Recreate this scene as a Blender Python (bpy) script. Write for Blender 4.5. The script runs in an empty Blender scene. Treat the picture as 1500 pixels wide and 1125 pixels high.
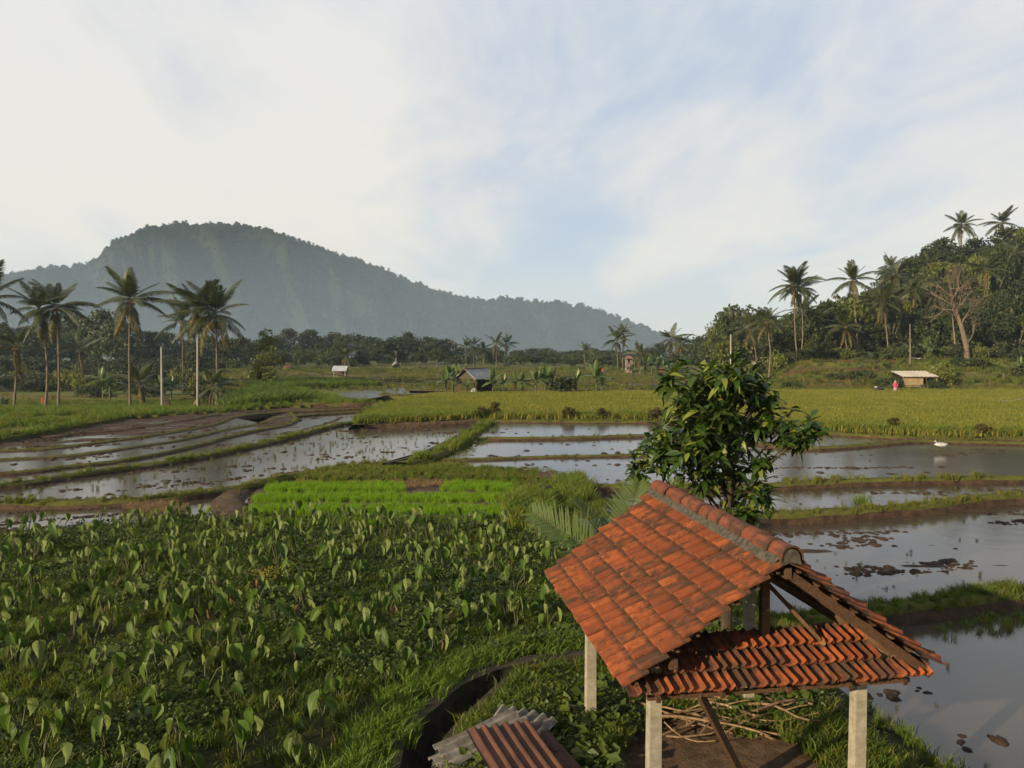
import bpy, math, random
import numpy as np
from mathutils import Vector, Matrix, geometry

random.seed(7)
RNG = np.random.default_rng(7)
S = bpy.context.scene
COL = S.collection
R = math.radians

# ------------------------------------------------------------------ camera
CAM_H, FPX, PITCH = 6.0, 1130.0, math.atan(51.5 / 1130.0)
cd = bpy.data.cameras.new('camera')
cam = bpy.data.objects.new('camera', cd)
COL.objects.link(cam)
cam.location = (0, 0, CAM_H)
cam.rotation_euler = (R(90) - PITCH, 0, 0)
cd.sensor_width = 36
cd.lens = 36 * FPX / 1500.0
cd.clip_start = 0.1
cd.clip_end = 9000
S.camera = cam
S.render.resolution_x, S.render.resolution_y = 1024, 768

# ------------------------------------------------------------------ exposure / engine
S.render.engine = 'CYCLES'
S.view_settings.view_transform = 'Standard'
S.view_settings.look = 'None'
S.view_settings.exposure = 1.0
S.view_settings.gamma = 1.0
S.view_settings.use_curve_mapping = False
S.cycles.max_bounces = 6
S.cycles.diffuse_bounces = 2
S.cycles.glossy_bounces = 2
S.cycles.transmission_bounces = 3
S.cycles.transparent_max_bounces = 6
S.cycles.volume_bounces = 0
S.cycles.use_denoising = True
S.cycles.sample_clamp_indirect = 4.0

# ------------------------------------------------------------------ sun and sky
SUN_EL = R(17.5)
SUN_DIR = Vector((-0.755, -0.655, 0)).normalized() * math.cos(SUN_EL) + Vector((0, 0, math.sin(SUN_EL)))
sl = bpy.data.lights.new('sun', 'SUN')
sl.energy = 5.0
sl.angle = R(0.55)
sl.color = (1.0, 0.80, 0.51)
sun = bpy.data.objects.new('sun', sl)
COL.objects.link(sun)
sun.rotation_euler = SUN_DIR.to_track_quat('Z', 'Y').to_euler()
sun.location = (-30, -30, 40)

W = bpy.data.worlds.new('World')
S.world = W
W.use_nodes = True


def world_sky():
    nt = W.node_tree
    nt.nodes.clear()
    n, l = nt.nodes.new, nt.links.new
    out = n('ShaderNodeOutputWorld')
    bg = n('ShaderNodeBackground')
    bg.inputs['Strength'].default_value = 0.05
    l(bg.outputs[0], out.inputs[0])
    sky = n('ShaderNodeTexSky')
    sky.sky_type = 'NISHITA'
    sky.sun_disc = False
    sky.sun_elevation = SUN_EL
    sky.sun_rotation = math.atan2(SUN_DIR.x, SUN_DIR.y)
    sky.air_density = 1.0
    sky.dust_density = 1.0
    sky.ozone_density = 1.0
    tc = n('ShaderNodeTexCoord')
    sep = n('ShaderNodeSeparateXYZ')
    l(tc.outputs['Generated'], sep.inputs[0])

    def M(op, a, b=None, clamp=False):
        x = n('ShaderNodeMath')
        x.operation = op
        x.use_clamp = clamp
        for i, v in enumerate((a, b)):
            if v is None:
                continue
            if isinstance(v, (int, float)):
                x.inputs[i].default_value = v
            else:
                l(v, x.inputs[i])
        return x.outputs[0]
    zc = M('MAXIMUM', sep.outputs[2], 0.0)
    den = M('ADD', zc, 0.22)
    u = M('DIVIDE', sep.outputs[0], den)
    v = M('DIVIDE', sep.outputs[1], den)
    cmb = n('ShaderNodeCombineXYZ')
    l(u, cmb.inputs[0])
    l(v, cmb.inputs[1])

    def noise(scale, detail, rough, rot, sx, sy, dist, loc=(0, 0, 0)):
        mp = n('ShaderNodeMapping')
        mp.inputs['Rotation'].default_value = (0, 0, R(rot))
        mp.inputs['Scale'].default_value = (sx, sy, 1)
        mp.inputs['Location'].default_value = loc
        l(cmb.outputs[0], mp.inputs[0])
        t = n('ShaderNodeTexNoise')
        t.inputs['Scale'].default_value = scale
        t.inputs['Detail'].default_value = detail
        t.inputs['Roughness'].default_value = rough
        t.inputs['Distortion'].default_value = dist
        l(mp.outputs[0], t.inputs[0])
        return t.outputs[0]
    a = noise(0.55, 6, 0.55, 35, 1.0, 0.5, 0.35, SKY_LOC)
    b = noise(1.9, 8, 0.62, 60, 1.2, 0.6, 0.6, (5, 2, 0))
    m = M('ADD', M('MULTIPLY', a, 0.72), M('MULTIPLY', b, 0.28))
    rmp = n('ShaderNodeMapRange')
    rmp.interpolation_type = 'SMOOTHSTEP'
    rmp.inputs['From Min'].default_value = 0.385
    rmp.inputs['From Max'].default_value = 0.57
    rmp.inputs['To Min'].default_value = 0.33
    rmp.inputs['To Max'].default_value = 0.97
    l(m, rmp.inputs[0])
    # thin veil everywhere near the horizon
    hz = M('SUBTRACT', 1.0, M('MULTIPLY', zc, 5.0), True)
    mask = M('MAXIMUM', rmp.outputs[0], M('MULTIPLY', hz, 0.9), True)
    # cloud colour: warm low down, cool high up
    cr = n('ShaderNodeMix')
    cr.data_type = 'RGBA'
    cr.inputs[6].default_value = (9.0, 8.35, 7.2, 1)
    cr.inputs[7].default_value = (8.5, 8.35, 8.1, 1)
    l(M('MULTIPLY', zc, 2.4, True), cr.inputs[0])
    # blue of the gaps
    bl = n('ShaderNodeMix')
    bl.data_type = 'RGBA'
    bl.inputs[0].default_value = 0.6
    l(sky.outputs[0], bl.inputs[6])
    bl.inputs[7].default_value = (3.3, 5.2, 8.8, 1)
    mx = n('ShaderNodeMix')
    mx.data_type = 'RGBA'
    l(mask, mx.inputs[0])
    l(bl.outputs[2], mx.inputs[6])
    l(cr.outputs[2], mx.inputs[7])
    l(mx.outputs[2], bg.inputs[0])


SKY_LOC = (0.0, 0.0, 0)
world_sky()

# ------------------------------------------------------------------ geometry helpers
_c, _s = math.cos(PITCH), math.sin(PITCH)


def ray(px, py):
    v = (562.5 - py) / FPX
    return ((px - 750.0) / FPX, _c + v * _s, -_s + v * _c)


def at(px, py, z=0.0):
    """point of the place seen at pixel (px,py) of the photograph, on the level z"""
    d = ray(px, py)
    t = (z - CAM_H) / d[2]
    return Vector((d[0] * t, d[1] * t, z))


def atd(px, py, y):
    d = ray(px, py)
    t = y / d[1]
    return Vector((d[0] * t, y, CAM_H + d[2] * t))


_T = np.random.default_rng(3).random((256, 256))


def vn(x, y):
    x = np.asarray(x, float)
    y = np.asarray(y, float)
    xi = np.floor(x).astype(int)
    yi = np.floor(y).astype(int)
    fx, fy = x - xi, y - yi
    fx = fx * fx * (3 - 2 * fx)
    fy = fy * fy * (3 - 2 * fy)
    g = lambda i, j: _T[i & 255, j & 255]
    return (g(xi, yi) * (1 - fx) + g(xi + 1, yi) * fx) * (1 - fy) + (g(xi, yi + 1) * (1 - fx) + g(xi + 1, yi + 1) * fx) * fy


def fbm(x, y, o=4):
    a, s, t = 0.5, 0.0, 0.0
    for i in range(o):
        s = s + a * vn(np.asarray(x) * 2 ** i + 17.3 * i, np.asarray(y) * 2 ** i + 9.1 * i)
        t += a
        a *= 0.5
    return s / t


def sm(x):
    x = np.clip(x, 0, 1)
    return x * x * (3 - 2 * x)


class MB:
    """collects vertices and faces, builds one mesh"""

    def __init__(self):
        self.v, self.f, self.n = [], [], 0

    def add(self, v, f, m=0):
        v = np.asarray(v, float).reshape(-1, 3)
        f = np.asarray(f, int)
        if len(f):
            self.f.append((f + self.n, m))
        self.v.append(v)
        self.n += len(v)
        return self

    def box(self, c, s, m=0, rot=None):
        x, y, z = np.array(s) / 2.0
        v = np.array([(-x, -y, -z), (x, -y, -z), (x, y, -z), (-x, y, -z), (-x, -y, z), (x, -y, z), (x, y, z), (-x, y, z)])
        if rot is not None:
            v = v @ np.array(rot.to_3x3()).T
        return self.add(v + np.array(c), [(3, 2, 1, 0), (4, 5, 6, 7), (0, 1, 5, 4), (1, 2, 6, 5), (2, 3, 7, 6), (3, 0, 4, 7)], m)

    def beam(self, a, b, w, h, m=0):
        a, b = Vector(a), Vector(b)
        d = b - a
        q = d.to_track_quat('Y', 'Z').to_matrix()
        return self.box((a + b) / 2, (w, d.length, h), m, q)

    def tube(self, pts, rad, n=6, m=0):
        v, f = tube_vf(pts, rad, n)
        return self.add(v, f, m)

    def mesh(self, name, mats=(), smooth=False):
        me = bpy.data.meshes.new(name)
        V = np.concatenate(self.v) if self.v else np.zeros((0, 3))
        me.vertices.add(len(V))
        me.vertices.foreach_set('co', V.astype(np.float32).ravel())
        li, ls, lt, mi, st = [], [], [], [], 0
        for f, m in self.f:
            k = f.shape[1]
            li.append(f.ravel())
            ls.append(st + np.arange(len(f)) * k)
            lt.append(np.full(len(f), k))
            mi.append(np.full(len(f), m))
            st += f.size
        if li:
            li = np.concatenate(li).astype(np.int32)
            ls = np.concatenate(ls).astype(np.int32)
            mi = np.concatenate(mi).astype(np.int32)
            me.loops.add(len(li))
            me.loops.foreach_set('vertex_index', li)
            me.polygons.add(len(ls))
            me.polygons.foreach_set('loop_start', ls)
            me.polygons.foreach_set('material_index', mi)
            me.polygons.foreach_set('use_smooth', np.full(len(ls), bool(smooth)))
        for m in (mats if isinstance(mats, (list, tuple)) else [mats]):
            me.materials.append(m)
        me.update(calc_edges=True)
        return me

    def obj(self, name, mats=(), parent=None, smooth=False, link=True):
        return place(name, self.mesh(name, mats, smooth), parent, link=link)


def tube_vf(pts, rad, n=6):
    P = np.asarray([tuple(p) for p in pts], float)
    k = len(P)
    rad = np.broadcast_to(np.asarray(rad, float), (k,))
    T = np.gradient(P, axis=0)
    T /= np.linalg.norm(T, axis=1)[:, None] + 1e-12
    ref = np.array([0.0, 0.0, 1.0]) if abs(T[0][2]) < 0.9 else np.array([1.0, 0, 0])
    A = np.cross(T, ref)
    A /= np.linalg.norm(A, axis=1)[:, None] + 1e-12
    B = np.cross(T, A)
    an = np.arange(n) * 2 * np.pi / n
    V = P[:, None, :] + rad[:, None, None] * (np.cos(an)[None, :, None] * A[:, None, :] + np.sin(an)[None, :, None] * B[:, None, :])
    i = np.arange(k - 1)[:, None] * n
    j = np.arange(n)[None, :]
    j2 = (j + 1) % n
    F = np.stack([i + j, i + n + j, i + n + j2, i + j2], -1).reshape(-1, 4)
    return V.reshape(-1, 3), F


def place(name, data, parent=None, loc=None, link=True):
    o = bpy.data.objects.new(name, data)
    if link:
        COL.objects.link(o)
    if parent is not None:
        o.parent = parent
    if loc is not None:
        o.location = loc
    return o


def tag(o, label=None, cat=None, group=None, kind=None):
    for k, v in (('label', label), ('category', cat), ('group', group), ('kind', kind)):
        if v:
            o[k] = v
    return o


def empty(name, loc, label, cat, group=None, rz=0.0):
    o = place(name, None, None, loc)
    o.rotation_euler = (0, 0, rz)
    o.empty_display_size = 0.2
    return tag(o, label, cat, group)


def copy_tree(src, loc, rz=0.0, scale=None, label=None, group=None):
    r = src.copy()
    COL.objects.link(r)
    r.location = loc
    r.rotation_euler = (0, 0, rz)
    if scale is not None:
        r.scale = scale if hasattr(scale, '__len__') else (scale,) * 3
    if label:
        r['label'] = label
    if group:
        r['group'] = group
    for ch in list(src.children):
        c = ch.copy()
        COL.objects.link(c)
        c.parent = r
        for g in list(ch.children):
            d = g.copy()
            COL.objects.link(d)
            d.parent = c
    return r


def pip(P, x, y):
    """points in polygon"""
    P = np.asarray([(p[0], p[1]) for p in P])
    ins = np.zeros(np.shape(x), bool)
    j = len(P) - 1
    for i in range(len(P)):
        xi, yi, xj, yj = P[i][0], P[i][1], P[j][0], P[j][1]
        c = ((yi > y) != (yj > y)) & (x < (xj - xi) * (y - yi) / (yj - yi + 1e-12) + xi)
        ins ^= c
        j = i
    return ins


def rand_in(P, n):
    A = np.asarray([(p[0], p[1]) for p in P])
    lo, hi = A.min(0), A.max(0)
    out = []
    got = 0
    for _ in range(60):
        q = RNG.random((n * 2, 2)) * (hi - lo) + lo
        q = q[pip(P, q[:, 0], q[:, 1])]
        out.append(q)
        got += len(q)
        if got >= n:
            break
    return np.concatenate(out)[:n]


# ------------------------------------------------------------------ materials
class NT:
    def __init__(self, name):
        self.m = bpy.data.materials.new(name)
        self.m.use_nodes = True
        self.t = self.m.node_tree
        self.t.nodes.clear()
        self.out = self.n('ShaderNodeOutputMaterial')

    def n(self, k, **kw):
        x = self.t.nodes.new(k)
        for a, b in kw.items():
            setattr(x, a, b)
        return x

    def set(self, sock, v):
        if isinstance(v, bpy.types.NodeSocket):
            self.t.links.new(v, sock)
        elif isinstance(v, (tuple, list)) and len(v) == 3 and sock.type == 'RGBA':
            sock.default_value = (*v, 1)
        else:
            sock.default_value = v

    def math(self, op, a, b=0.0, clamp=False):
        x = self.n('ShaderNodeMath', operation=op, use_clamp=clamp)
        self.set(x.inputs[0], a)
        self.set(x.inputs[1], b)
        return x.outputs[0]

    def mix(self, f, a, b, blend='MIX'):
        x = self.n('ShaderNodeMix', data_type='RGBA', blend_type=blend)
        self.set(x.inputs[0], f)
        self.set(x.inputs[6], a)
        self.set(x.inputs[7], b)
        return x.outputs[2]

    def coords(self, scale=(1, 1, 1), kind='Object'):
        tc = self.n('ShaderNodeTexCoord')
        mp = self.n('ShaderNodeMapping')
        mp.inputs['Scale'].default_value = scale
        self.t.links.new(tc.outputs[kind], mp.inputs[0])
        return mp.outputs[0]

    def noise(self, vec, scale, detail=4, rough=0.55, dist=0.0):
        x = self.n('ShaderNodeTexNoise')
        self.set(x.inputs['Vector'], vec)
        x.inputs['Scale'].default_value = scale
        x.inputs['Detail'].default_value = detail
        x.inputs['Roughness'].default_value = rough
        x.inputs['Distortion'].default_value = dist
        return x.outputs[0]

    def rng(self, v, a, b, c=0.0, d=1.0, smooth=True):
        x = self.n('ShaderNodeMapRange')
        x.interpolation_type = 'SMOOTHSTEP' if smooth else 'LINEAR'
        self.set(x.inputs[0], v)
        for i, k in enumerate((a, b, c, d)):
            x.inputs[1 + i].default_value = k
        return x.outputs[0]

    def bump(self, h, strength=0.3, dist=0.02):
        x = self.n('ShaderNodeBump')
        x.inputs['Strength'].default_value = strength
        x.inputs['Distance'].default_value = dist
        self.set(x.inputs['Height'], h)
        return x.outputs[0]

    def pbsdf(self, col, rough=0.7, spec=0.3, normal=None, metallic=0.0, ior=None):
        b = self.n('ShaderNodeBsdfPrincipled')
        self.set(b.inputs['Base Color'], col)
        self.set(b.inputs['Roughness'], rough)
        self.set(b.inputs['Specular IOR Level'], spec)
        self.set(b.inputs['Metallic'], metallic)
        if ior:
            b.inputs['IOR'].default_value = ior
        if normal is not None:
            self.set(b.inputs['Normal'], normal)
        return b.outputs[0]

    def done(self, sh):
        self.t.links.new(sh, self.out.inputs[0])
        return self.m


KA = 0.72      # overall level of the surface colours
k3 = lambda c: tuple(KA * x for x in c) if c is not None else None


def rough_mat(name, c1, c2, scale=3.0, rough=0.85, bump=0.4, bdist=0.03, spec=0.2, stretch=(1, 1, 1), objvar=0.0, detail=6, c3=None, c3_scale=None, c3_lo=0.55):
    c1, c2, c3 = k3(c1), k3(c2), k3(c3)
    N = NT(name)
    co = N.coords(stretch)
    t = N.noise(co, scale, detail, 0.62)
    f = N.rng(t, 0.32, 0.68)
    col = N.mix(f, c1, c2)
    if c3 is not None:
        t3 = N.noise(co, c3_scale or scale * 0.3, 5, 0.6)
        col = N.mix(N.rng(t3, c3_lo, c3_lo + 0.15), col, c3)
    if objvar:
        oi = N.n('ShaderNodeObjectInfo')
        h = N.n('ShaderNodeHueSaturation')
        N.set(h.inputs['Color'], col)
        N.set(h.inputs['Value'], N.math('ADD', N.math('MULTIPLY', oi.outputs['Random'], 2 * objvar), 1 - objvar))
        col = h.outputs[0]
    t2 = N.noise(co, scale * 5, 5, 0.65)
    return N.done(N.pbsdf(col, rough, spec, N.bump(t2, bump, bdist)))


def leaf_mat(name, c1, c2, trans=0.3, rough=0.45, spec=0.35, back=None, tcol=None, c3=None, c3_lo=0.9):
    """leaf colour differs from leaf to leaf and plant to plant"""
    c1, c2, c3, back = k3(c1), k3(c2), k3(c3), k3(back)
    N = NT(name)
    g = N.n('ShaderNodeNewGeometry')
    oi = N.n('ShaderNodeObjectInfo')
    r = N.math('FRACT', N.math('ADD', g.outputs['Random Per Island'], oi.outputs['Random']))
    patch = N.rng(N.noise(oi.outputs['Location'], 0.16, 4, 0.6), 0.30, 0.70)
    col = N.mix(N.math('ADD', N.math('MULTIPLY', r, 0.5), N.math('MULTIPLY', patch, 0.5)), c1, c2)
    if c3 is not None:
        r2 = N.math('FRACT', N.math('MULTIPLY', N.math('ADD', r, oi.outputs['Random']), 7.31))
        col = N.mix(N.math('GREATER_THAN', r2, c3_lo), col, c3)
    if back is not None:
        col = N.mix(g.outputs['Backfacing'], col, back)
    p = N.pbsdf(col, rough, spec)
    tr = N.n('ShaderNodeBsdfTranslucent')
    tc = N.mix(1.0, col, tcol or (1.25, 1.15, 0.55), 'MULTIPLY')
    N.set(tr.inputs['Color'], tc)
    ms = N.n('ShaderNodeMixShader')
    ms.inputs[0].default_value = trans
    N.t.links.new(p, ms.inputs[1])
    N.t.links.new(tr.outputs[0], ms.inputs[2])
    return N.done(ms.outputs[0])


def bark_mat(name, c1, c2, scale=6):
    return rough_mat(name, c1, c2, scale, 0.9, 0.6, 0.03, 0.1, (1, 1, 0.35), 0.12)


MT = {}
MT['soil'] = rough_mat('soil', (0.060, 0.036, 0.021), (0.115, 0.075, 0.045), 2.5, 0.95, 0.8, 0.05)
MT['yard'] = rough_mat('yard_soil', (0.075, 0.045, 0.026), (0.15, 0.10, 0.062), 5, 0.95, 1.0, 0.04, 0.1, c3=(0.045, 0.05, 0.016), c3_scale=0.9)
MT['mud'] = rough_mat('mud', (0.030, 0.017, 0.010), (0.085, 0.050, 0.030), 3, 0.82, 0.9, 0.08, 0.2)
MT['mud_dry'] = rough_mat('mud_dry', (0.055, 0.032, 0.020), (0.105, 0.065, 0.040), 3, 0.9, 0.9, 0.06, 0.2, c3=(0.05, 0.055, 0.016), c3_scale=0.7)
MT['bundtop'] = rough_mat('bund_turf', (0.06, 0.072, 0.013), (0.11, 0.11, 0.025), 4, 0.95, 0.8, 0.05, 0.1, c3=(0.085, 0.055, 0.03), c3_scale=1.3)
MT['field'] = rough_mat('field_soil', (0.08, 0.10, 0.02), (0.14, 0.14, 0.035), 0.35, 0.95, 0.5, 0.1, 0.1, (0.25, 1, 1), c3=(0.095, 0.07, 0.038), c3_scale=0.11, c3_lo=0.5)
MT['ground'] = rough_mat('ground', (0.045, 0.06, 0.016), (0.08, 0.085, 0.026), 0.05, 0.95, 0.4, 0.2, 0.1, c3=(0.09, 0.07, 0.035), c3_scale=0.02)
MT['tilled'] = rough_mat('tilled_soil', (0.085, 0.042, 0.024), (0.14, 0.075, 0.042), 0.8, 0.95, 0.8, 0.12, 0.1)
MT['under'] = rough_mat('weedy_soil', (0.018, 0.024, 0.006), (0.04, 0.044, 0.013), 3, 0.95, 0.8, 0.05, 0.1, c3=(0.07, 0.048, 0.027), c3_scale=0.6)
MT['concrete'] = rough_mat('concrete', (0.23, 0.205, 0.16), (0.34, 0.31, 0.245), 9, 0.85, 0.35, 0.01, 0.25, objvar=0.08, c3=(0.14, 0.12, 0.085), c3_scale=2.2)
MT['mossy'] = rough_mat('mossy_concrete', (0.022, 0.017, 0.012), (0.062, 0.046, 0.030), 5, 0.9, 0.6, 0.02, 0.2, c3=(0.035, 0.045, 0.014), c3_scale=1.4)
MT['mortar'] = rough_mat('mortar', (0.045, 0.04, 0.032), (0.105, 0.095, 0.075), 14, 0.92, 0.8, 0.015, 0.15, c3=(0.05, 0.052, 0.04), c3_scale=4)
MT['wood'] = rough_mat('old_wood', (0.055, 0.028, 0.014), (0.115, 0.06, 0.03), 6, 0.8, 0.4, 0.008, 0.25, (6, 0.6, 6), 0.2)
MT['wood_raw'] = rough_mat('sawn_wood', (0.26, 0.17, 0.09), (0.38, 0.26, 0.15), 6, 0.8, 0.4, 0.008, 0.25, (6, 0.8, 6), 0.2)
MT['stick'] = rough_mat('stick_bark', (0.11, 0.068, 0.036), (0.25, 0.165, 0.09), 9, 0.85, 0.4, 0.006, 0.2, objvar=0.35)
MT['stone'] = rough_mat('stone', (0.12, 0.09, 0.065), (0.24, 0.19, 0.145), 6, 0.9, 0.6, 0.02, 0.2, objvar=0.3)
MT['asbestos'] = rough_mat('fibre_cement', (0.15, 0.135, 0.115), (0.29, 0.27, 0.235), 7, 0.9, 0.3, 0.008, 0.2, objvar=0.12, c3=(0.13, 0.11, 0.08), c3_scale=2.5)
MT['rust'] = rough_mat('rusty_iron', (0.045, 0.018, 0.011), (0.115, 0.045, 0.024), 5, 0.75, 0.4, 0.006, 0.3, (1, 0.3, 1), 0.15, c3=(0.05, 0.025, 0.018), c3_scale=2)
MT['white'] = rough_mat('white_sheet', (0.32, 0.33, 0.33), (0.46, 0.46, 0.46), 4, 0.6, 0.3, 0.02, 0.3)
MT['whiteroof'] = rough_mat('pale_roofing', (0.44, 0.39, 0.31), (0.56, 0.50, 0.41), 0.6, 0.7, 0.3, 0.02, 0.3, (1, 0.2, 1), c3=(0.24, 0.19, 0.14), c3_scale=0.5, c3_lo=0.58)
MT['greyroof'] = rough_mat('grey_roofing', (0.20, 0.20, 0.20), (0.34, 0.34, 0.34), 0.9, 0.7, 0.3, 0.02, 0.3, c3=(0.12, 0.06, 0.045), c3_scale=0.5, c3_lo=0.56)
MT['tin'] = rough_mat('tin_roofing', (0.26, 0.29, 0.33), (0.34, 0.37, 0.41), 0.9, 0.45, 0.2, 0.02, 0.5)
MT['plaster'] = rough_mat('plaster', (0.15, 0.14, 0.125), (0.24, 0.225, 0.20), 1.2, 0.9, 0.3, 0.02, 0.2)
MT['tanwall'] = rough_mat('bamboo_wall', (0.24, 0.17, 0.09), (0.36, 0.27, 0.15), 2, 0.9, 0.3, 0.02, 0.2)
MT['pink'] = rough_mat('pink_render', (0.22, 0.165, 0.15), (0.28, 0.21, 0.19), 1, 0.9, 0.2, 0.02, 0.2)
MT['pinkroof'] = rough_mat('pale_red_tiles', (0.17, 0.085, 0.068), (0.23, 0.12, 0.095), 2, 0.9, 0.3, 0.02, 0.2)
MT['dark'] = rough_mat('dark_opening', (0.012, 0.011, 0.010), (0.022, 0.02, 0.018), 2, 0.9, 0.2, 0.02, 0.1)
MT['black'] = rough_mat('black_plastic', (0.012, 0.012, 0.013), (0.02, 0.02, 0.022), 3, 0.35, 0.2, 0.01, 0.5)
MT['red'] = rough_mat('red_cloth', (0.45, 0.03, 0.02), (0.55, 0.06, 0.035), 3, 0.9, 0.2, 0.01, 0.1)
MT['orange'] = rough_mat('orange_cloth', (0.30, 0.06, 0.02), (0.36, 0.09, 0.03), 3, 0.9, 0.2, 0.01, 0.1)
MT['hotpink'] = rough_mat('pink_cloth', (0.36, 0.045, 0.10), (0.42, 0.07, 0.13), 3, 0.9, 0.2, 0.01, 0.1)
MT['palepink'] = rough_mat('pale_pink_cloth', (0.34, 0.20, 0.21), (0.40, 0.25, 0.26), 3, 0.9, 0.2, 0.01, 0.1)
MT['skin'] = rough_mat('skin', (0.28, 0.15, 0.09), (0.32, 0.18, 0.11), 5, 0.6, 0.1, 0.01, 0.3)
MT['bluepaint'] = rough_mat('blue_paint', (0.03, 0.07, 0.22), (0.04, 0.09, 0.26), 3, 0.35, 0.1, 0.01, 0.5)
MT['straw'] = leaf_mat('straw', (0.16, 0.10, 0.055), (0.30, 0.20, 0.11), 0.1, 0.8, 0.1)
MT['wire'] = rough_mat('cable', (0.015, 0.015, 0.015), (0.02, 0.02, 0.02), 3, 0.6, 0.1, 0.01, 0.3)
MT['pale_pole'] = rough_mat('concrete_pole', (0.25, 0.235, 0.21), (0.33, 0.315, 0.285), 3, 0.85, 0.3, 0.01, 0.2, (1, 1, 0.2))
MT['bark'] = bark_mat('palm_bark', (0.10, 0.082, 0.062), (0.19, 0.155, 0.12))
MT['bark_pale'] = bark_mat('pale_bark', (0.13, 0.097, 0.072), (0.21, 0.16, 0.12))
MT['bark_dark'] = bark_mat('dark_bark', (0.045, 0.033, 0.024), (0.10, 0.075, 0.055))
MT['bark_grey'] = bark_mat('grey_bark', (0.12, 0.105, 0.085), (0.22, 0.195, 0.165))
MT['coco'] = rough_mat('coconut', (0.14, 0.07, 0.022), (0.28, 0.15, 0.05), 2, 0.7, 0.3, 0.02, 0.2)
MT['rock_face'] = rough_mat('canopy', (0.007, 0.013, 0.006), (0.024, 0.032, 0.012), 0.05, 0.95, 1.0, 4, 0.03, c3=(0.034, 0.038, 0.014), c3_scale=0.012, c3_lo=0.55)

# foliage
MT['grass'] = leaf_mat('grass_blade', (0.10, 0.135, 0.014), (0.18, 0.205, 0.028), 0.35, 0.6, 0.2, c3=(0.16, 0.13, 0.05), c3_lo=0.86)
MT['grass_dry'] = leaf_mat('dry_grass_blade', (0.13, 0.12, 0.024), (0.20, 0.165, 0.045), 0.3, 0.7, 0.15, c3=(0.06, 0.085, 0.015), c3_lo=0.6)
MT['grass_lush'] = leaf_mat('lush_grass_blade', (0.075, 0.14, 0.012), (0.14, 0.21, 0.022), 0.35, 0.55, 0.25)
MT['grass_dark'] = leaf_mat('dark_grass_blade', (0.032, 0.058, 0.008), (0.075, 0.11, 0.016), 0.3, 0.55, 0.25)
MT['seedling'] = leaf_mat('rice_seedling', (0.15, 0.30, 0.010), (0.20, 0.36, 0.014), 0.45, 0.55, 0.2)
MT['rice'] = leaf_mat('ripening_rice', (0.19, 0.205, 0.032), (0.33, 0.30, 0.06), 0.35, 0.65, 0.15, c3=(0.095, 0.135, 0.022), c3_lo=0.62)
MT['weed'] = leaf_mat('weed_leaf', (0.034, 0.062, 0.007), (0.105, 0.145, 0.017), 0.3, 0.5, 0.3, c3=(0.10, 0.12, 0.03), c3_lo=0.93)
MT['taro'] = leaf_mat('taro_leaf', (0.032, 0.070, 0.008), (0.090, 0.150, 0.018), 0.28, 0.5, 0.18, back=(0.17, 0.22, 0.07))
MT['taro_old'] = leaf_mat('withered_taro_leaf', (0.14, 0.085, 0.05), (0.22, 0.14, 0.085), 0.2, 0.8, 0.1)
MT['stalk'] = leaf_mat('taro_stalk', (0.045, 0.06, 0.022), (0.085, 0.085, 0.04), 0.1, 0.5, 0.3)
MT['mango'] = leaf_mat('glossy_leaf', (0.022, 0.052, 0.008), (0.060, 0.105, 0.014), 0.25, 0.45, 0.25, c3=(0.17, 0.21, 0.035), c3_lo=0.80)
MT['palm'] = leaf_mat('palm_leaflet', (0.030, 0.050, 0.012), (0.058, 0.075, 0.020), 0.25, 0.45, 0.35, c3=(0.13, 0.105, 0.03), c3_lo=0.86)
MT['palm_old'] = leaf_mat('yellowing_palm_leaflet', (0.11, 0.085, 0.025), (0.19, 0.13, 0.045), 0.25, 0.6, 0.2, c3=(0.06, 0.07, 0.018), c3_lo=0.6)
MT['palm_near'] = leaf_mat('young_palm_leaflet', (0.070, 0.11, 0.026), (0.12, 0.165, 0.045), 0.3, 0.4, 0.4)
MT['banana'] = leaf_mat('banana_leaf', (0.075, 0.125, 0.032), (0.14, 0.19, 0.06), 0.35, 0.4, 0.4)
MT['tree_dark'] = leaf_mat('dark_foliage', (0.020, 0.032, 0.009), (0.050, 0.066, 0.017), 0.25, 0.5, 0.25, c3=(0.085, 0.085, 0.022), c3_lo=0.88)
MT['tree_mid'] = leaf_mat('mid_foliage', (0.032, 0.050, 0.012), (0.066, 0.086, 0.022), 0.25, 0.5, 0.25)
MT['tree_light'] = leaf_mat('light_foliage', (0.085, 0.115, 0.015), (0.16, 0.175, 0.03), 0.3, 0.5, 0.25)
MT['tree_haze'] = leaf_mat('wood_foliage', (0.030, 0.043, 0.014), (0.055, 0.066, 0.022), 0.2, 0.6, 0.15)
MT['mount'] = leaf_mat('mountain_foliage', (0.008, 0.014, 0.006), (0.030, 0.038, 0.014), 0.15, 0.7, 0.1)
MT['brown_bush'] = leaf_mat('brown_bush_leaf', (0.055, 0.04, 0.018), (0.10, 0.075, 0.03), 0.2, 0.7, 0.1, c3=(0.05, 0.06, 0.015), c3_lo=0.6)
MT['twig'] = leaf_mat('bare_twig', (0.115, 0.08, 0.055), (0.18, 0.125, 0.085), 0.0, 0.9, 0.1)


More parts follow.
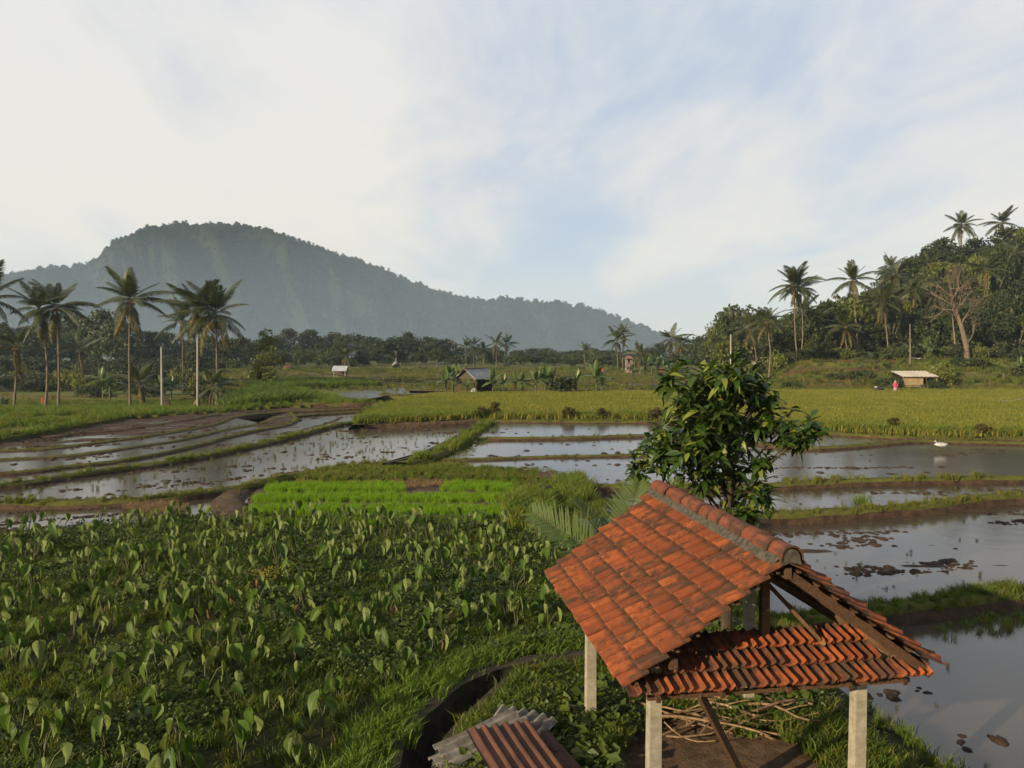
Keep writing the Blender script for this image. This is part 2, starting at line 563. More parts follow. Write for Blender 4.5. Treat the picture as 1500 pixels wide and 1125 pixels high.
def water_mat():
    N = NT('paddy_water')
    co = N.coords((1, 1, 1))
    a = N.noise(co, 1.6, 3, 0.5)
    b = N.noise(co, 0.12, 3, 0.5)
    amp = N.rng(b, 0.40, 0.66, 0.25, 1.0)
    col = N.mix(N.rng(N.noise(co, 0.35, 5, 0.6), 0.35, 0.7), (0.034, 0.027, 0.020), (0.050, 0.040, 0.030))
    a2 = N.noise(co, 5.0, 2, 0.5)
    nrm = N.bump(N.math('MULTIPLY', N.math('ADD', a, N.math('MULTIPLY', a2, 0.35)), amp), 0.09, 0.1)
    return N.done(N.pbsdf(col, 0.14, 0.5, nrm, ior=1.5))


MT['water'] = water_mat()


def tile_mat(name='clay_tile', ca=(0.115, 0.026, 0.008), cb=(0.225, 0.060, 0.016), soot=0.55):
    N = NT(name)
    co = N.coords((1, 1, 1))
    oi = N.n('ShaderNodeObjectInfo')
    off = N.n('ShaderNodeVectorMath', operation='ADD')
    N.set(off.inputs[0], co)
    sc = N.n('ShaderNodeVectorMath', operation='SCALE')
    N.set(sc.inputs[0], oi.outputs['Location'])
    sc.inputs['Scale'].default_value = 3.1
    N.set(off.inputs[1], sc.outputs[0])
    v = off.outputs[0]
    base = N.mix(oi.outputs['Random'], ca, cb)
    t = N.noise(v, 7, 6, 0.65)
    col = N.mix(N.rng(t, 0.38, 0.66), base, (0.105, 0.030, 0.013))
    r2 = N.math('FRACT', N.math('MULTIPLY', oi.outputs['Random'], 13.7))
    # lichen and soot: some tiles a lot, most a little
    mp = N.n('ShaderNodeMapping')
    mp.inputs['Scale'].default_value = (1.0, 0.35, 1.0)
    N.set(mp.inputs[0], v)
    st = N.noise(mp.outputs[0], 9, 5, 0.7)
    thr = N.math('SUBTRACT', soot, N.math('MULTIPLY', N.math('POWER', r2, 2.0), 0.20))
    d = N.math('MULTIPLY', N.math('SUBTRACT', st, thr), 7.0, True)
    col = N.mix(N.math('MULTIPLY', d, 0.85), col, (0.030, 0.020, 0.013))
    gl = N.noise(v, 24, 4, 0.6)
    col = N.mix(N.rng(gl, 0.60, 0.76, 0.0, 0.45), col, (0.11, 0.085, 0.05))
    # crevice shade under the upper tile's lip, painted in as a mottled dark band
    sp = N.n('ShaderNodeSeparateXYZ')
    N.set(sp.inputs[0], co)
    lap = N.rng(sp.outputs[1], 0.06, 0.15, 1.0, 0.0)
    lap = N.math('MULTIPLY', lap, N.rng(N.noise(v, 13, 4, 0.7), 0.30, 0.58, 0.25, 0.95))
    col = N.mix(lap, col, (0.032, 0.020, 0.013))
    b = N.bump(N.noise(v, 40, 5, 0.7), 0.35, 0.006)
    return N.done(N.pbsdf(col, 0.82, 0.25, b))


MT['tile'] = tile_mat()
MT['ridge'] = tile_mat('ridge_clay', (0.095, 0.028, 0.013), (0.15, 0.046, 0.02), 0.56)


# ------------------------------------------------------------------ scatter ("stuff": instanced by geometry nodes)
def proto(mb, name, mats, smooth=False):
    return mb.obj(name, mats, None, smooth, link=False)


def scatter(name, P, protos, scl, label=None, rotz=None, tilt=0.0, group=None, flat=None):
    P = np.asarray(P, float).reshape(-1, 3)
    n = len(P)
    if n == 0:
        return None
    me = bpy.data.meshes.new(name)
    me.vertices.add(n)
    me.vertices.foreach_set('co', P.astype(np.float32).ravel())
    rot = np.zeros((n, 3))
    rot[:, 2] = RNG.random(n) * 6.2832 if rotz is None else rotz
    if tilt:
        rot[:, :2] = RNG.normal(0, tilt, (n, 2))
    sc = np.asarray(scl, float)
    if sc.ndim == 1:
        sc = np.repeat(sc[:, None], 3, 1)
    a = me.attributes.new('rot', 'FLOAT_VECTOR', 'POINT')
    a.data.foreach_set('vector', rot.astype(np.float32).ravel())
    a = me.attributes.new('scl', 'FLOAT_VECTOR', 'POINT')
    a.data.foreach_set('vector', sc.astype(np.float32).ravel())
    a = me.attributes.new('idx', 'INT', 'POINT')
    a.data.foreach_set('value', RNG.integers(0, len(protos), n).astype(np.int32))
    me.update()
    o = place(name, me)
    g = bpy.data.node_groups.new(name, 'GeometryNodeTree')
    g.interface.new_socket('Geometry', in_out='INPUT', socket_type='NodeSocketGeometry')
    g.interface.new_socket('Geometry', in_out='OUTPUT', socket_type='NodeSocketGeometry')
    N, L = g.nodes.new, g.links.new
    gi, go = N('NodeGroupInput'), N('NodeGroupOutput')
    iop = N('GeometryNodeInstanceOnPoints')
    L(gi.outputs[0], iop.inputs['Points'])
    jn = N('GeometryNodeJoinGeometry')
    for p in protos:
        oi = N('GeometryNodeObjectInfo')
        oi.inputs['Object'].default_value = p
        oi.inputs['As Instance'].default_value = False
        gti = N('GeometryNodeGeometryToInstance')
        L(oi.outputs['Geometry'], gti.inputs[0])
        L(gti.outputs[0], jn.inputs[0])
    L(jn.outputs[0], iop.inputs['Instance'])
    iop.inputs['Pick Instance'].default_value = True

    def attr(nm, t):
        x = N('GeometryNodeInputNamedAttribute')
        x.data_type = t
        x.inputs['Name'].default_value = nm
        return x.outputs['Attribute']
    L(attr('idx', 'INT'), iop.inputs['Instance Index'])
    e = N('FunctionNodeEulerToRotation')
    L(attr('rot', 'FLOAT_VECTOR'), e.inputs[0])
    L(e.outputs[0], iop.inputs['Rotation'])
    L(attr('scl', 'FLOAT_VECTOR'), iop.inputs['Scale'])
    L(iop.outputs[0], go.inputs[0])
    md = o.modifiers.new('scatter', 'NODES')
    md.node_group = g
    return tag(o, label, None, group, 'stuff')


def blades(seed, n, h, spread, lean, w):
    rg = np.random.default_rng(seed)
    a = rg.random(n) * 6.283
    r = spread * np.sqrt(rg.random(n))
    b = np.stack([r * np.cos(a), r * np.sin(a), np.zeros(n)], 1)
    hh = h * (0.55 + 0.45 * rg.random(n))
    d = rg.random(n) * 6.283
    ln = lean * (0.3 + rg.random(n)) * hh
    dv = np.stack([np.cos(d), np.sin(d), np.zeros(n)], 1)
    t = rg.random(n) * 6.283
    wv = np.stack([np.cos(t), np.sin(t), np.zeros(n)], 1) * (w / 2)
    up = np.array([0, 0, 1.0])
    mid = b + up * (hh * 0.6)[:, None] + dv * (ln * 0.35)[:, None]
    tip = b + up * (hh * (1 - 0.25 * lean))[:, None] + dv * ln[:, None]
    V = np.stack([b - wv, b + wv, mid + wv * 0.8, mid - wv * 0.8, tip], 1).reshape(-1, 3)
    i = np.arange(n)[:, None] * 5
    mb = MB()
    mb.add(V, np.concatenate([i + 0, i + 1, i + 2, i + 3], 1))
    mb.f.append((np.concatenate([i + 3, i + 2, i + 4], 1), 0))
    return mb


def cards(P, out, size, rg, asp=0.55, flat=0.0):
    """leaf-sized faces (pointed diamonds, folded) at the points P"""
    n = len(P)
    nr = out * 0.7 + rg.normal(0, 0.7, (n, 3)) + np.array([0, 0, flat])
    nr /= np.linalg.norm(nr, axis=1)[:, None]
    t = np.cross(nr, rg.normal(0, 1, (n, 3)))
    t /= np.linalg.norm(t, axis=1)[:, None] + 1e-9
    b = np.cross(nr, t)
    s = (size * (0.6 + 0.8 * rg.random(n)))[:, None]
    V = np.stack([P - t * s * 0.5, P + b * s * 0.5 * asp - t * s * 0.05, P + t * s * 0.5 - nr * s * 0.12, P - b * s * 0.5 * asp - t * s * 0.05], 1)
    i = np.arange(n)[:, None] * 4
    return V.reshape(-1, 3), np.concatenate([i, i + 1, i + 2, i + 3], 1)


def weed(seed, n, r, h, size):
    rg = np.random.default_rng(seed)
    a = rg.random(n) * 6.283
    q = r * np.sqrt(rg.random(n))
    P = np.stack([q * np.cos(a), q * np.sin(a), h * (0.25 + 0.75 * rg.random(n))], 1)
    out = np.stack([np.cos(a) * 0.4, np.sin(a) * 0.4, np.ones(n)], 1)
    v, f = cards(P, out, size, rg, 0.6, 0.5)
    return MB().add(v, f)


GP = {
    'grass': [proto(blades(i, 22, 1.0, 0.34, 0.55, 0.045), 'grass_tuft', MT['grass']) for i in range(3)],
    'dry': [proto(blades(10 + i, 20, 1.0, 0.34, 0.6, 0.045), 'dry_tuft', MT['grass_dry']) for i in range(3)],
    'lush': [proto(blades(20 + i, 22, 1.0, 0.32, 0.6, 0.05), 'lush_tuft', MT['grass_lush']) for i in range(3)],
    'darkg': [proto(blades(30 + i, 20, 1.0, 0.36, 0.6, 0.05), 'dark_tuft', MT['grass_dark']) for i in range(3)],
    'seed': [proto(blades(40 + i, 34, 1.0, 0.42, 0.28, 0.028), 'seedling_tuft', MT['seedling']) for i in range(3)],
    'rice': [proto(blades(50 + i, 26, 1.0, 0.62, 0.5, 0.055), 'rice_tuft', MT['rice']) for i in range(3)],
    'weed': [proto(weed(60 + i, 60, 0.3, 0.26, 0.062), 'weed_tuft', MT['weed']) for i in range(4)],
    'broad': [proto(weed(160 + i, 16, 0.26, 0.34, 0.17), 'broad_weed', MT['weed']) for i in range(3)],
    'straw': [proto(blades(70 + i, 16, 0.6, 0.4, 1.6, 0.02), 'straw_tuft', MT['straw']) for i in range(3)],
}


def clod(seed):
    rg = np.random.default_rng(seed)
    import bmesh
    bm = bmesh.new()
    bmesh.ops.create_icosphere(bm, subdivisions=3, radius=0.5)
    V = np.array([v.co for v in bm.verts])
    F = np.array([[v.index for v in f.verts] for f in bm.faces])
    bm.free()
    o = rg.random(3) * 20
    k = 0.25 + 1.35 * fbm(V[:, 0] * 3.2 + o[0], V[:, 1] * 3.2 + V[:, 2] * 2.3 + o[1], 4)
    V = V * k[:, None]
    V[:, 2] *= 0.62
    return MB().add(V, F)


GP['clod'] = [proto(clod(i), 'clod', MT['mud'], True) for i in range(4)]
GP['rock'] = [proto(clod(20 + i), 'rock', MT['stone'], False) for i in range(3)]

# =================================================================== SETTING
ground = MB().add([(-2800, -250, -3.2), (2800, -250, -3.2), (2800, 2950, -3.2), (-2800, 2950, -3.2)], [(0, 1, 2, 3)]).obj('ground', MT['ground'])
tag(ground, kind='structure')

GRASS = {k: [] for k in ('grass', 'dry', 'lush', 'darkg', 'weed')}      # (x,y,z,scale)
CLODS = []


def wpx(px, z):
    return [at(p[0], p[1], p[2] if len(p) > 2 else z) for p in px]


def poly_sheet(name, pts, mat, z=None, kind='structure'):
    pts = [Vector((p[0], p[1], p[2] if z is None else z)) for p in pts]
    tri = geometry.tessellate_polygon([pts])
    F = []
    for t in tri:
        a, b, c = (pts[i] for i in t)
        F.append(t if (b - a).cross(c - a).z > 0 else (t[0], t[2], t[1]))
    o = MB().add([tuple(p) for p in pts], F).obj(name, mat)
    return tag(o, kind=kind)


def land(name, pts, z, mat, res, amp=0.06, fz=None, skirt=1.4, freq=0.6, smooth=True):
    """ground of a field: a fine uneven grid inside the outline, with sides going down"""
    A = np.asarray([(p[0], p[1]) for p in pts])
    lo, hi = A.min(0), A.max(0)
    nx, ny = int((hi[0] - lo[0]) / res) + 2, int((hi[1] - lo[1]) / res) + 2
    xs = lo[0] + (np.arange(nx) - 0.5) * res
    ys = lo[1] + (np.arange(ny) - 0.5) * res
    X, Y = np.meshgrid(xs, ys)
    Z = z + amp * (fbm(X * freq, Y * freq, 4) - 0.5) * 2
    if fz is not None:
        Z = Z + fz(X, Y)
    cx, cy = (X[:-1, :-1] + res / 2), (Y[:-1, :-1] + res / 2)
    ins = pip(pts, cx, cy)
    idx = np.arange(nx * ny).reshape(ny, nx)
    F = np.stack([idx[:-1, :-1], idx[:-1, 1:], idx[1:, 1:], idx[1:, :-1]], -1)[ins]
    V = np.stack([X, Y, Z], -1).reshape(-1, 3)
    mb = MB()
    used = np.unique(F)
    mp = -np.ones(nx * ny, int)
    mp[used] = np.arange(len(used))
    mb.add(V[used], mp[F])
    # sides
    e = {}
    for q in mp[F]:
        for i in range(4):
            a, b = q[i], q[(i + 1) % 4]
            if (b, a) in e:
                del e[(b, a)]
            else:
                e[(a, b)] = 1
    if e and skirt:
        E = np.array(list(e))
        k = len(E)
        VV = V[used]
        a, b = VV[E[:, 0]], VV[E[:, 1]]
        dn = np.array([0, 0, skirt])
        i = np.arange(k)[:, None]
        mb.add(np.concatenate([a, b, b - dn, a - dn]), np.concatenate([i, i + 3 * k, i + 2 * k, i + k], 1))
    return tag(mb.obj(name, mat, None, smooth), kind='structure')


def resample(P, step):
    P = np.asarray([tuple(p) for p in P], float)
    # smooth the polyline a little (Catmull-Rom), then even steps
    out = []
    for i in range(len(P) - 1):
        p0, p1, p2, p3 = P[max(i - 1, 0)], P[i], P[i + 1], P[min(i + 2, len(P) - 1)]
        for t in np.linspace(0, 1, 14, endpoint=False):
            out.append(0.5 * ((2 * p1) + (-p0 + p2) * t + (2 * p0 - 5 * p1 + 4 * p2 - p3) * t * t + (-p0 + 3 * p1 - 3 * p2 + p3) * t ** 3))
    out.append(P[-1])
    P = np.array(out)
    d = np.r_[0, np.cumsum(np.linalg.norm(np.diff(P, axis=0), axis=1))]
    n = max(int(d[-1] / step), 2)
    q = np.linspace(0, d[-1], n + 1)
    return np.stack([np.interp(q, d, P[:, k]) for k in range(3)], 1)


def bund(px, zt, zl, w, slope=0.35, grass='grass', gh=0.3, dens=9.0, name='earth_bund', top='bundtop', side='mud', world=False, jit=0.07, edge=0.7):
    P = np.array([tuple(p) for p in (px if world else wpx(px, zt))])
    d0 = np.linalg.norm(P[:, :2], axis=1).mean()
    step = max(0.22, d0 * 0.008)
    P = resample(P, step)
    T = np.gradient(P, axis=0)
    Nn = np.stack([-T[:, 1], T[:, 0]], 1)
    Nn /= np.linalg.norm(Nn, axis=1)[:, None]
    s = np.arange(len(P)) * step
    h = zt - zl
    prof = [(-w / 2 - slope, -h - 0.35), (-w / 2 - slope * 0.85, -h * 0.92), (-w / 2 - slope * 0.3, -h * 0.35), (-w / 2, -0.02), (-w * 0.2, 0.03), (w * 0.2, 0.03), (w / 2, -0.02),
            (w / 2 + slope * 0.3, -h * 0.35), (w / 2 + slope * 0.85, -h * 0.92), (w / 2 + slope, -h - 0.35)]
    V = []
    for k, (o, z) in enumerate(prof):
        j = (fbm(s * 0.9 + 31.7 * k, s * 0 + d0, 3) - 0.5) * 2
        j2 = (fbm(s * 0.7 + 11.3 * k, s * 0 + d0 + 7, 3) - 0.5) * 2
        oo = o + j * jit * 1.4
        V.append(np.stack([P[:, 0] + Nn[:, 0] * oo, P[:, 1] + Nn[:, 1] * oo, P[:, 2] + z + j2 * jit], 1))
    V = np.stack(V, 1)
    n, m = V.shape[:2]
    idx = np.arange(n * m).reshape(n, m)
    F = np.stack([idx[:-1, :-1], idx[1:, :-1], idx[1:, 1:], idx[:-1, 1:]], -1)
    mb = MB()
    mb.v.append(V.reshape(-1, 3))
    mb.n = n * m
    mb.f.append((F[:, 2:7].reshape(-1, 4), 0))
    mb.f.append((np.concatenate([F[:, :2], F[:, 7:]], 1).reshape(-1, 4), 1))
    o = tag(mb.obj(name, [MT[top], MT[side]], None, True), kind='structure')
    if grass:
        L = s[-1]
        k = int(L * dens * w)
        t = RNG.random(k) * (n - 1)
        i = t.astype(int)
        fr = (t - i)[:, None]
        i2 = np.minimum(i + 1, n - 1)
        c = P[i] * (1 - fr) + P[i2] * fr
        off = (RNG.random(k) - 0.5) * (w + slope * edge)
        c[:, :2] += Nn[i] * off[:, None]
        c[:, 2] -= np.clip(np.abs(off) - w / 2, 0, 9) / max(slope, .05) * h * 0.8 + 0.02
        # uneven: patches thin out
        pat = fbm(c[:, 0] * 0.7, c[:, 1] * 0.7, 3)
        keep = pat > 0.36 + 0.2 * (RNG.random(k) - 0.5)
        c = c[keep]
        sc = gh * (0.6 + 0.8 * RNG.random(len(c))) * (0.55 + pat[keep])
        for g in (grass if isinstance(grass, (tuple, list)) else [grass]):
            sel = RNG.random(len(c)) < (1.0 if isinstance(grass, str) else 1.0 / len(grass))
            GRASS[g].append(np.c_[c[sel], sc[sel]])
    return o


def paddy(px, zw, mud=-0.05, amp=0.09, res=0.3, stretch=(0.25, 1.0), world=False, rows=None, clods=0, thr=0.60, rot=0.0, mat='mud'):
    pts = px if world else wpx(px, zw)
    poly_sheet('paddy_water', pts, MT['water'], zw)
    c, s_ = math.cos(rot), math.sin(rot)

    def fz(X, Y):
        u, v = X * c + Y * s_, -X * s_ + Y * c
        a = fbm(u * stretch[0], v * stretch[1], 4)
        b = fbm(X * 1.6 + 40, Y * 1.6, 4)
        z = (a - thr) * amp * 5 + (b - 0.5) * amp * 1.2
        return np.clip(z, -0.25, amp * 1.5)
    o = land('paddy_mud', pts, zw + mud, MT[mat], res, 0.0, fz, skirt=0.3)
    if clods:
        q = rand_in(pts, clods * 6)
        u, v = q[:, 0] * c + q[:, 1] * s_, -q[:, 0] * s_ + q[:, 1] * c
        pat = fbm(u * 0.28 + 5, v * 1.15 + 3, 3) * 0.75 + 0.25 * fbm(q[:, 0] * 1.1, q[:, 1] * 1.1, 2)
        k = np.argsort(-pat + RNG.random(len(q)) * 0.06)[:clods]
        q = q[k]
        d = np.hypot(q[:, 0], q[:, 1])
        CLODS.append(np.c_[q, np.full(len(q), zw), 0.06 + 0.17 * RNG.random(len(q)) ** 2.5 + d * 0.0018])
    return o


# ---- far valley floor, fields beyond the near paddies
def right_rise(X, Y):
    a = X / np.maximum(Y, 1)
    m = sm((a - 0.30) / 0.09)
    t = 0.95 * sm((Y - 103) / 3) + 1.2 * sm((Y - 112.5) / 3) + 1.2 * sm((Y - 122) / 3)
    hill = (3 + 25 * sm((a - 0.27) / 0.40)) * sm((Y - 140) / 72)
    return t * m + hill * sm((a - 0.22) / 0.10)


def left_drop(X, Y):
    a = X / np.maximum(Y, 1)
    return -2.9 * sm((-0.33 - a) / 0.055) * sm((Y - 60) / 52)


def lay(X, Y):
    return right_rise(X, Y) + left_drop(X, Y)


def gz(x, y):
    return 0.5 + float(lay(np.array(x), np.array(y)))


FAR = [(-170, 66), (-40, 66), (-15, 66), (-15.5, 60), (-3, 60), (120, 60), (120, 330), (320, 330), (320, 620), (-420, 620), (-420, 200)]
land('far_fields', [(-60, 72), (-24, 72), (-15, 90), (36, 90), (95, 90), (150, 200), (170, 420), (-330, 420), (-200, 200)], 0.5, MT['field'], 2.0, 0.05, lay, skirt=2.0, freq=0.1)
poly_sheet('valley_floor', [(-1500, 200, -2.8), (-200, 200, -2.8), (60, 395, -2.8), (1400, 398, -2.8), (2400, 2500, -2.8), (-2400, 2500, -2.8)], MT['field'])


def hill_right():
    xs = np.arange(20, 420, 4.0)
    ys = np.arange(128, 420, 4.0)
    X, Y = np.meshgrid(xs, ys)
    Z = 0.3 + right_rise(X, Y) - 0.2
    Z = Z - 24 * sm((Y - 300) / 110)
    V = np.stack([X, Y, Z], -1).reshape(-1, 3)
    idx = np.arange(X.size).reshape(X.shape)
    F = np.stack([idx[:-1, :-1], idx[:-1, 1:], idx[1:, 1:], idx[1:, :-1]], -1).reshape(-1, 4)
    return tag(MB().add(V, F).obj('hill', MT['under'], None, True), kind='structure')


hill_right()

# ---- paddies left of the channel (each a little higher than the one in front of it)
L1 = [(-260, 662), (-40, 647), (0, 642), (60, 633), (130, 619), (200, 608), (300, 600), (400, 594), (470, 591), (560, 588)]
L1b = [(-260, 660), (0, 651), (60, 641), (130, 633), (190, 627), (250, 618), (333, 606), (400, 600), (470, 597), (555, 593)]
L2 = [(-260, 666), (0, 659), (67, 656), (123, 650), (200, 640), (260, 631), (317, 620), (340, 611), (370, 606), (417, 602), (467, 600), (545, 597)]
L3 = [(-260, 682), (0, 672), (117, 665), (200, 653), (267, 643), (333, 628), (383, 620), (400, 614), (440, 608), (548, 601)]
L4 = [(-260, 700), (0, 692), (100, 682), (183, 672), (250, 660), (300, 648), (340, 637), (383, 628), (420, 621), (433, 613), (425, 604)]
L5 = [(-260, 722), (0, 709), (100, 695), (200, 682), (300, 666), (367, 652), (433, 637), (490, 622), (530, 616), (560, 614)]
L6 = [(-260, 742), (0, 735), (133, 733), (233, 727), (300, 719), (367, 709), (410, 698), (455, 690), (530, 680), (600, 676), (660, 673)]
z1, z2, z3, z4, z5, zA, zB = 0.40, 0.36, 0.33, 0.28, 0.20, 0.12, 0.0

paddy(L1 + [(548, 600)] + L2[::-1], z2, 0.0, 0.10, 0.4, (0.3, 1.0), rot=0.5, thr=0.55, clods=1100)
paddy(L2[:8] + L3[:7][::-1], z3, -0.05, 0.07, 0.4, (0.3, 1.2), rot=0.5, thr=0.63, clods=150)
paddy(L3[:7] + [(425, 604), (433, 612), (420, 622)] + L4[:8][::-1], z4, -0.05, 0.07, 0.4, (0.3, 1.2), rot=0.5, thr=0.64, clods=120)
paddy([(383, 620), (400, 610), (425, 604), (433, 613), (420, 621), (383, 628), (340, 636)], z4 + 0.02, 0.01, 0.05, 0.3, thr=0.47, clods=70)
paddy(L4 + [(430, 604), (545, 596), (562, 600), (540, 614)] + L5[::-1], z5, -0.04, 0.07, 0.4, (0.3, 1.2), rot=0.5, thr=0.66, clods=200)
LA = L5 + [(600, 618), (690, 614), (701, 616), (665, 640), (620, 661), (563, 677)] + L6[:9][::-1]
paddy(LA, zA, -0.07, 0.06, 0.3, (0.4, 1.1), rot=0.4, thr=0.70, clods=420)
LBpoly = L6[:8] + [(420, 705), (385, 730), (360, 762), (340, 772), (250, 778), (100, 792), (-260, 800)]
paddy(LBpoly, zB, -0.07, 0.08, 0.2, (0.35, 1.3), rot=0.1, thr=0.66, clods=300)

bund(L1, z1 + 0.12, z2, 0.5, 0.3, 'grass', 0.25, 6)
bund(L1b[2:], z2 + 0.10, z2, 0.35, 0.2, 'dry', 0.15, 3, top='mud_dry')
bund(L2, z3 + 0.08, z3, 0.38, 0.16, ('dry', 'grass'), 0.10, 10, jit=0.04)
bund(L3, z4 + 0.08, z4, 0.36, 0.16, ('dry', 'grass'), 0.10, 10, jit=0.04)
bund(L4, z5 + 0.13, z5, 0.40, 0.18, ('dry', 'grass'), 0.11, 10, jit=0.04)
bund(L5, zA + 0.19, zA, 0.5, 0.16, ('grass', 'lush', 'grass'), 0.20, 34, jit=0.07)
bund(L6, zB + 0.24, zB, 0.55, 0.18, ('grass', 'grass', 'dry'), 0.18, 40, jit=0.07)
bund([(372, 772), (352, 756), (338, 742), (335, 728), (345, 716)], zB + 0.16, zB, 0.7, 0.3, 'dry', 0.2, 4, top='mud_dry')

# ---- paddies right of the channel
RB_rice = [(716, 616), (830, 617), (960, 618), (1080, 626), (1190, 633), (1340, 641), (1500, 643), (1950, 648)]
RB4 = [(700, 641), (830, 640), (960, 637), (1080, 645), (1182, 655), (1290, 649), (1350, 645), (1500, 648), (1950, 652)]
RB3a = [(650, 672), (720, 671), (800, 668), (960, 666), (1010, 668)]
RB1 = [(826, 700), (860, 708), (940, 711), (1119, 708), (1260, 702), (1500, 698), (1950, 694)]
RB2 = [(890, 760), (1000, 757), (1100, 752), (1180, 749), (1260, 744), (1350, 737), (1500, 722), (1950, 700)]
RB3 = [(985, 912), (1080, 907), (1160, 902), (1254, 892), (1334, 883), (1426, 870), (1500, 861), (1950, 820)]
y4, y3, y2, y1, y0 = 0.40, 0.33, 0.15, -0.12, -0.34
paddy(RB_rice + RB4[::-1], y4, -0.07, 0.05, 0.35, (0.12, 1.0), thr=0.72, clods=40)
paddy(RB4 + [(1950, 690)] + RB1[::-1] + [(790, 690), (662, 682), (648, 674), (690, 655)], y3, -0.07, 0.06, 0.3, (0.10, 1.3), thr=0.70, clods=260)
paddy([(840, 704)] + RB1[1:] + RB2[::-1] + [(850, 735)], y2, -0.07, 0.06, 0.25, (0.2, 1.2), thr=0.70, clods=260)
paddy(RB2[1:] + RB3[::-1] + [(985, 912)], y1, -0.06, 0.07, 0.16, (0.16, 1.3), thr=0.655, clods=900)
paddy(RB3[1:] + [(1950, 1300), (1490, 1300), (1345, 1125), (1265, 1060), (1200, 1010), (1085, 960)], y0, -0.07, 0.08, 0.12, (0.35, 0.9), thr=0.70, clods=150)

bund(RB_rice, y4 + 0.14, y4, 0.5, 0.15, ('grass', 'dry'), 0.24, 7)
bund([(522, 622), (560, 620), (620, 619), (690, 616), (712, 614)], 0.42, zA, 0.6, 0.35, 'dry', 0.2, 5, top='mud_dry')
bund([(524, 622), (538, 610), (556, 600), (590, 590)], 0.5, z5, 0.7, 0.35, ('lush', 'grass'), 0.5, 9)
bund(RB4, y4 + 0.10, y3, 0.34, 0.10, ('grass', 'dry'), 0.14, 12, jit=0.04)
bund(RB3a, y3 + 0.10, y3, 0.26, 0.08, 'dry', 0.12, 12, jit=0.03)
bund(RB1, y3 + 0.07, y2, 0.5, 0.14, ('grass', 'dry', 'grass'), 0.22, 22, jit=0.06)
bund(RB2, y2 + 0.09, y1, 0.55, 0.16, ('grass', 'dry', 'grass'), 0.15, 34, jit=0.07)
bund(RB3, y1 + 0.14, y0, 0.5, 0.16, ('lush', 'grass', 'darkg'), 0.15, 90, jit=0.07, edge=1.0)
# mud ridges left by the plough
for px, z in (([(1125, 686), (1180, 685), (1250, 686), (1330, 684)], y3), ([(1120, 784), (1180, 782), (1240, 781), (1320, 779)], y1), ([(1240, 844), (1290, 840), (1340, 838), (1420, 832)], y1),
              ([(10, 752), (70, 748), (140, 745), (210, 742)], zB), ([(20, 764), (90, 760), (170, 754)], zB), ([(400, 642), (440, 631), (480, 620), (500, 612)], z5)):
    P = np.array([tuple(p) for p in wpx(px, z)])
    P = resample(P, 0.055)
    P += RNG.normal(0, 0.13, P.shape) * np.array([1, 1, 0])
    k = RNG.random(len(P)) < 0.9
    CLODS.append(np.c_[P[k], 0.05 + 0.14 * RNG.random(k.sum()) ** 1.8])

# ---- grassy knot of banks in the middle, seedling plot, taro field, yard
KN = [(455, 692), (530, 682), (590, 680), (640, 672), (655, 664), (690, 646), (700, 636), (716, 618), (728, 618), (726, 640), (690, 668), (680, 682), (740, 690), (800, 688), (835, 700), (862, 712), (880, 735), (905, 770), (860, 790), (800, 780), (765, 770), (760, 730), (750, 705), (600, 700), (480, 706), (430, 700)]
land('grassy_bank', wpx(KN, 0.22), 0.22, MT['bundtop'], 0.3, 0.08, None, 1.0)
PLOT = [(385, 702), (600, 694), (770, 700), (800, 740), (800, 785), (340, 775)]
land('seedling_plot', wpx(PLOT, 0.05), 0.05, MT['mud_dry'], 0.25, 0.06, None, 1.0)

DITCH_OUT = [(925, 938), (880, 948), (800, 957), (748, 965), (703, 974), (660, 997), (625, 1025), (590, 1056), (555, 1113), (520, 1190)]
DITCH_IN = [(925, 946), (880, 957), (800, 966), (755, 974), (724, 983), (675, 1004), (647, 1030), (615, 1056), (594, 1086), (575, 1190)]
DITCH_R = [(925, 958), (880, 966), (800, 976), (748, 988), (717, 1012), (692, 1034), (668, 1058), (645, 1088), (632, 1120), (620, 1190)]
TARO = [(-280, 803), (0, 788), (150, 773), (250, 762), (330, 766), (372, 764), (600, 766), (770, 768), (860, 785), (935, 850), (940, 930)] + DITCH_OUT[1:] + [(-280, 1190)]
TAROW = wpx(TARO, 0.0)
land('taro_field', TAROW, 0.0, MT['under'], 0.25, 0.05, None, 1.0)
YARD = [(x + 8, y + 5) for x, y in DITCH_R[:-1]] + [(618, 1240), (1420, 1240), (1310, 1118), (1225, 1050), (1150, 985), (1080, 930), (985, 905), (930, 905)]
YARDW = wpx(YARD, 0.0)


def yard_h(X, Y):
    return -0.25 * sm((Y - 15.5) / 3) + 0.0 * X


land('yard', YARDW, 0.0, MT['yard'], 0.16, 0.04, None, 1.2, 1.1)
# land behind the shelter, under the big leafy tree
BACK = [(905, 768), (880, 735), (930, 752), (1000, 760), (1098, 766), (1110, 800), (1120, 850), (1110, 905), (985, 915), (930, 920), (925, 850), (860, 790)]
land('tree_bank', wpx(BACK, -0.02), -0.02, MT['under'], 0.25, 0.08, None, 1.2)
# steep bank falling from the yard to the water
bund([(1045, 918), (1130, 965), (1205, 1022), (1275, 1072), (1350, 1136), (1420, 1215)], -0.03, y0, 0.7, 0.55, ('lush', 'grass', 'darkg'), 0.24, 150, name='yard_bank', top='under', jit=0.08, edge=1.5)

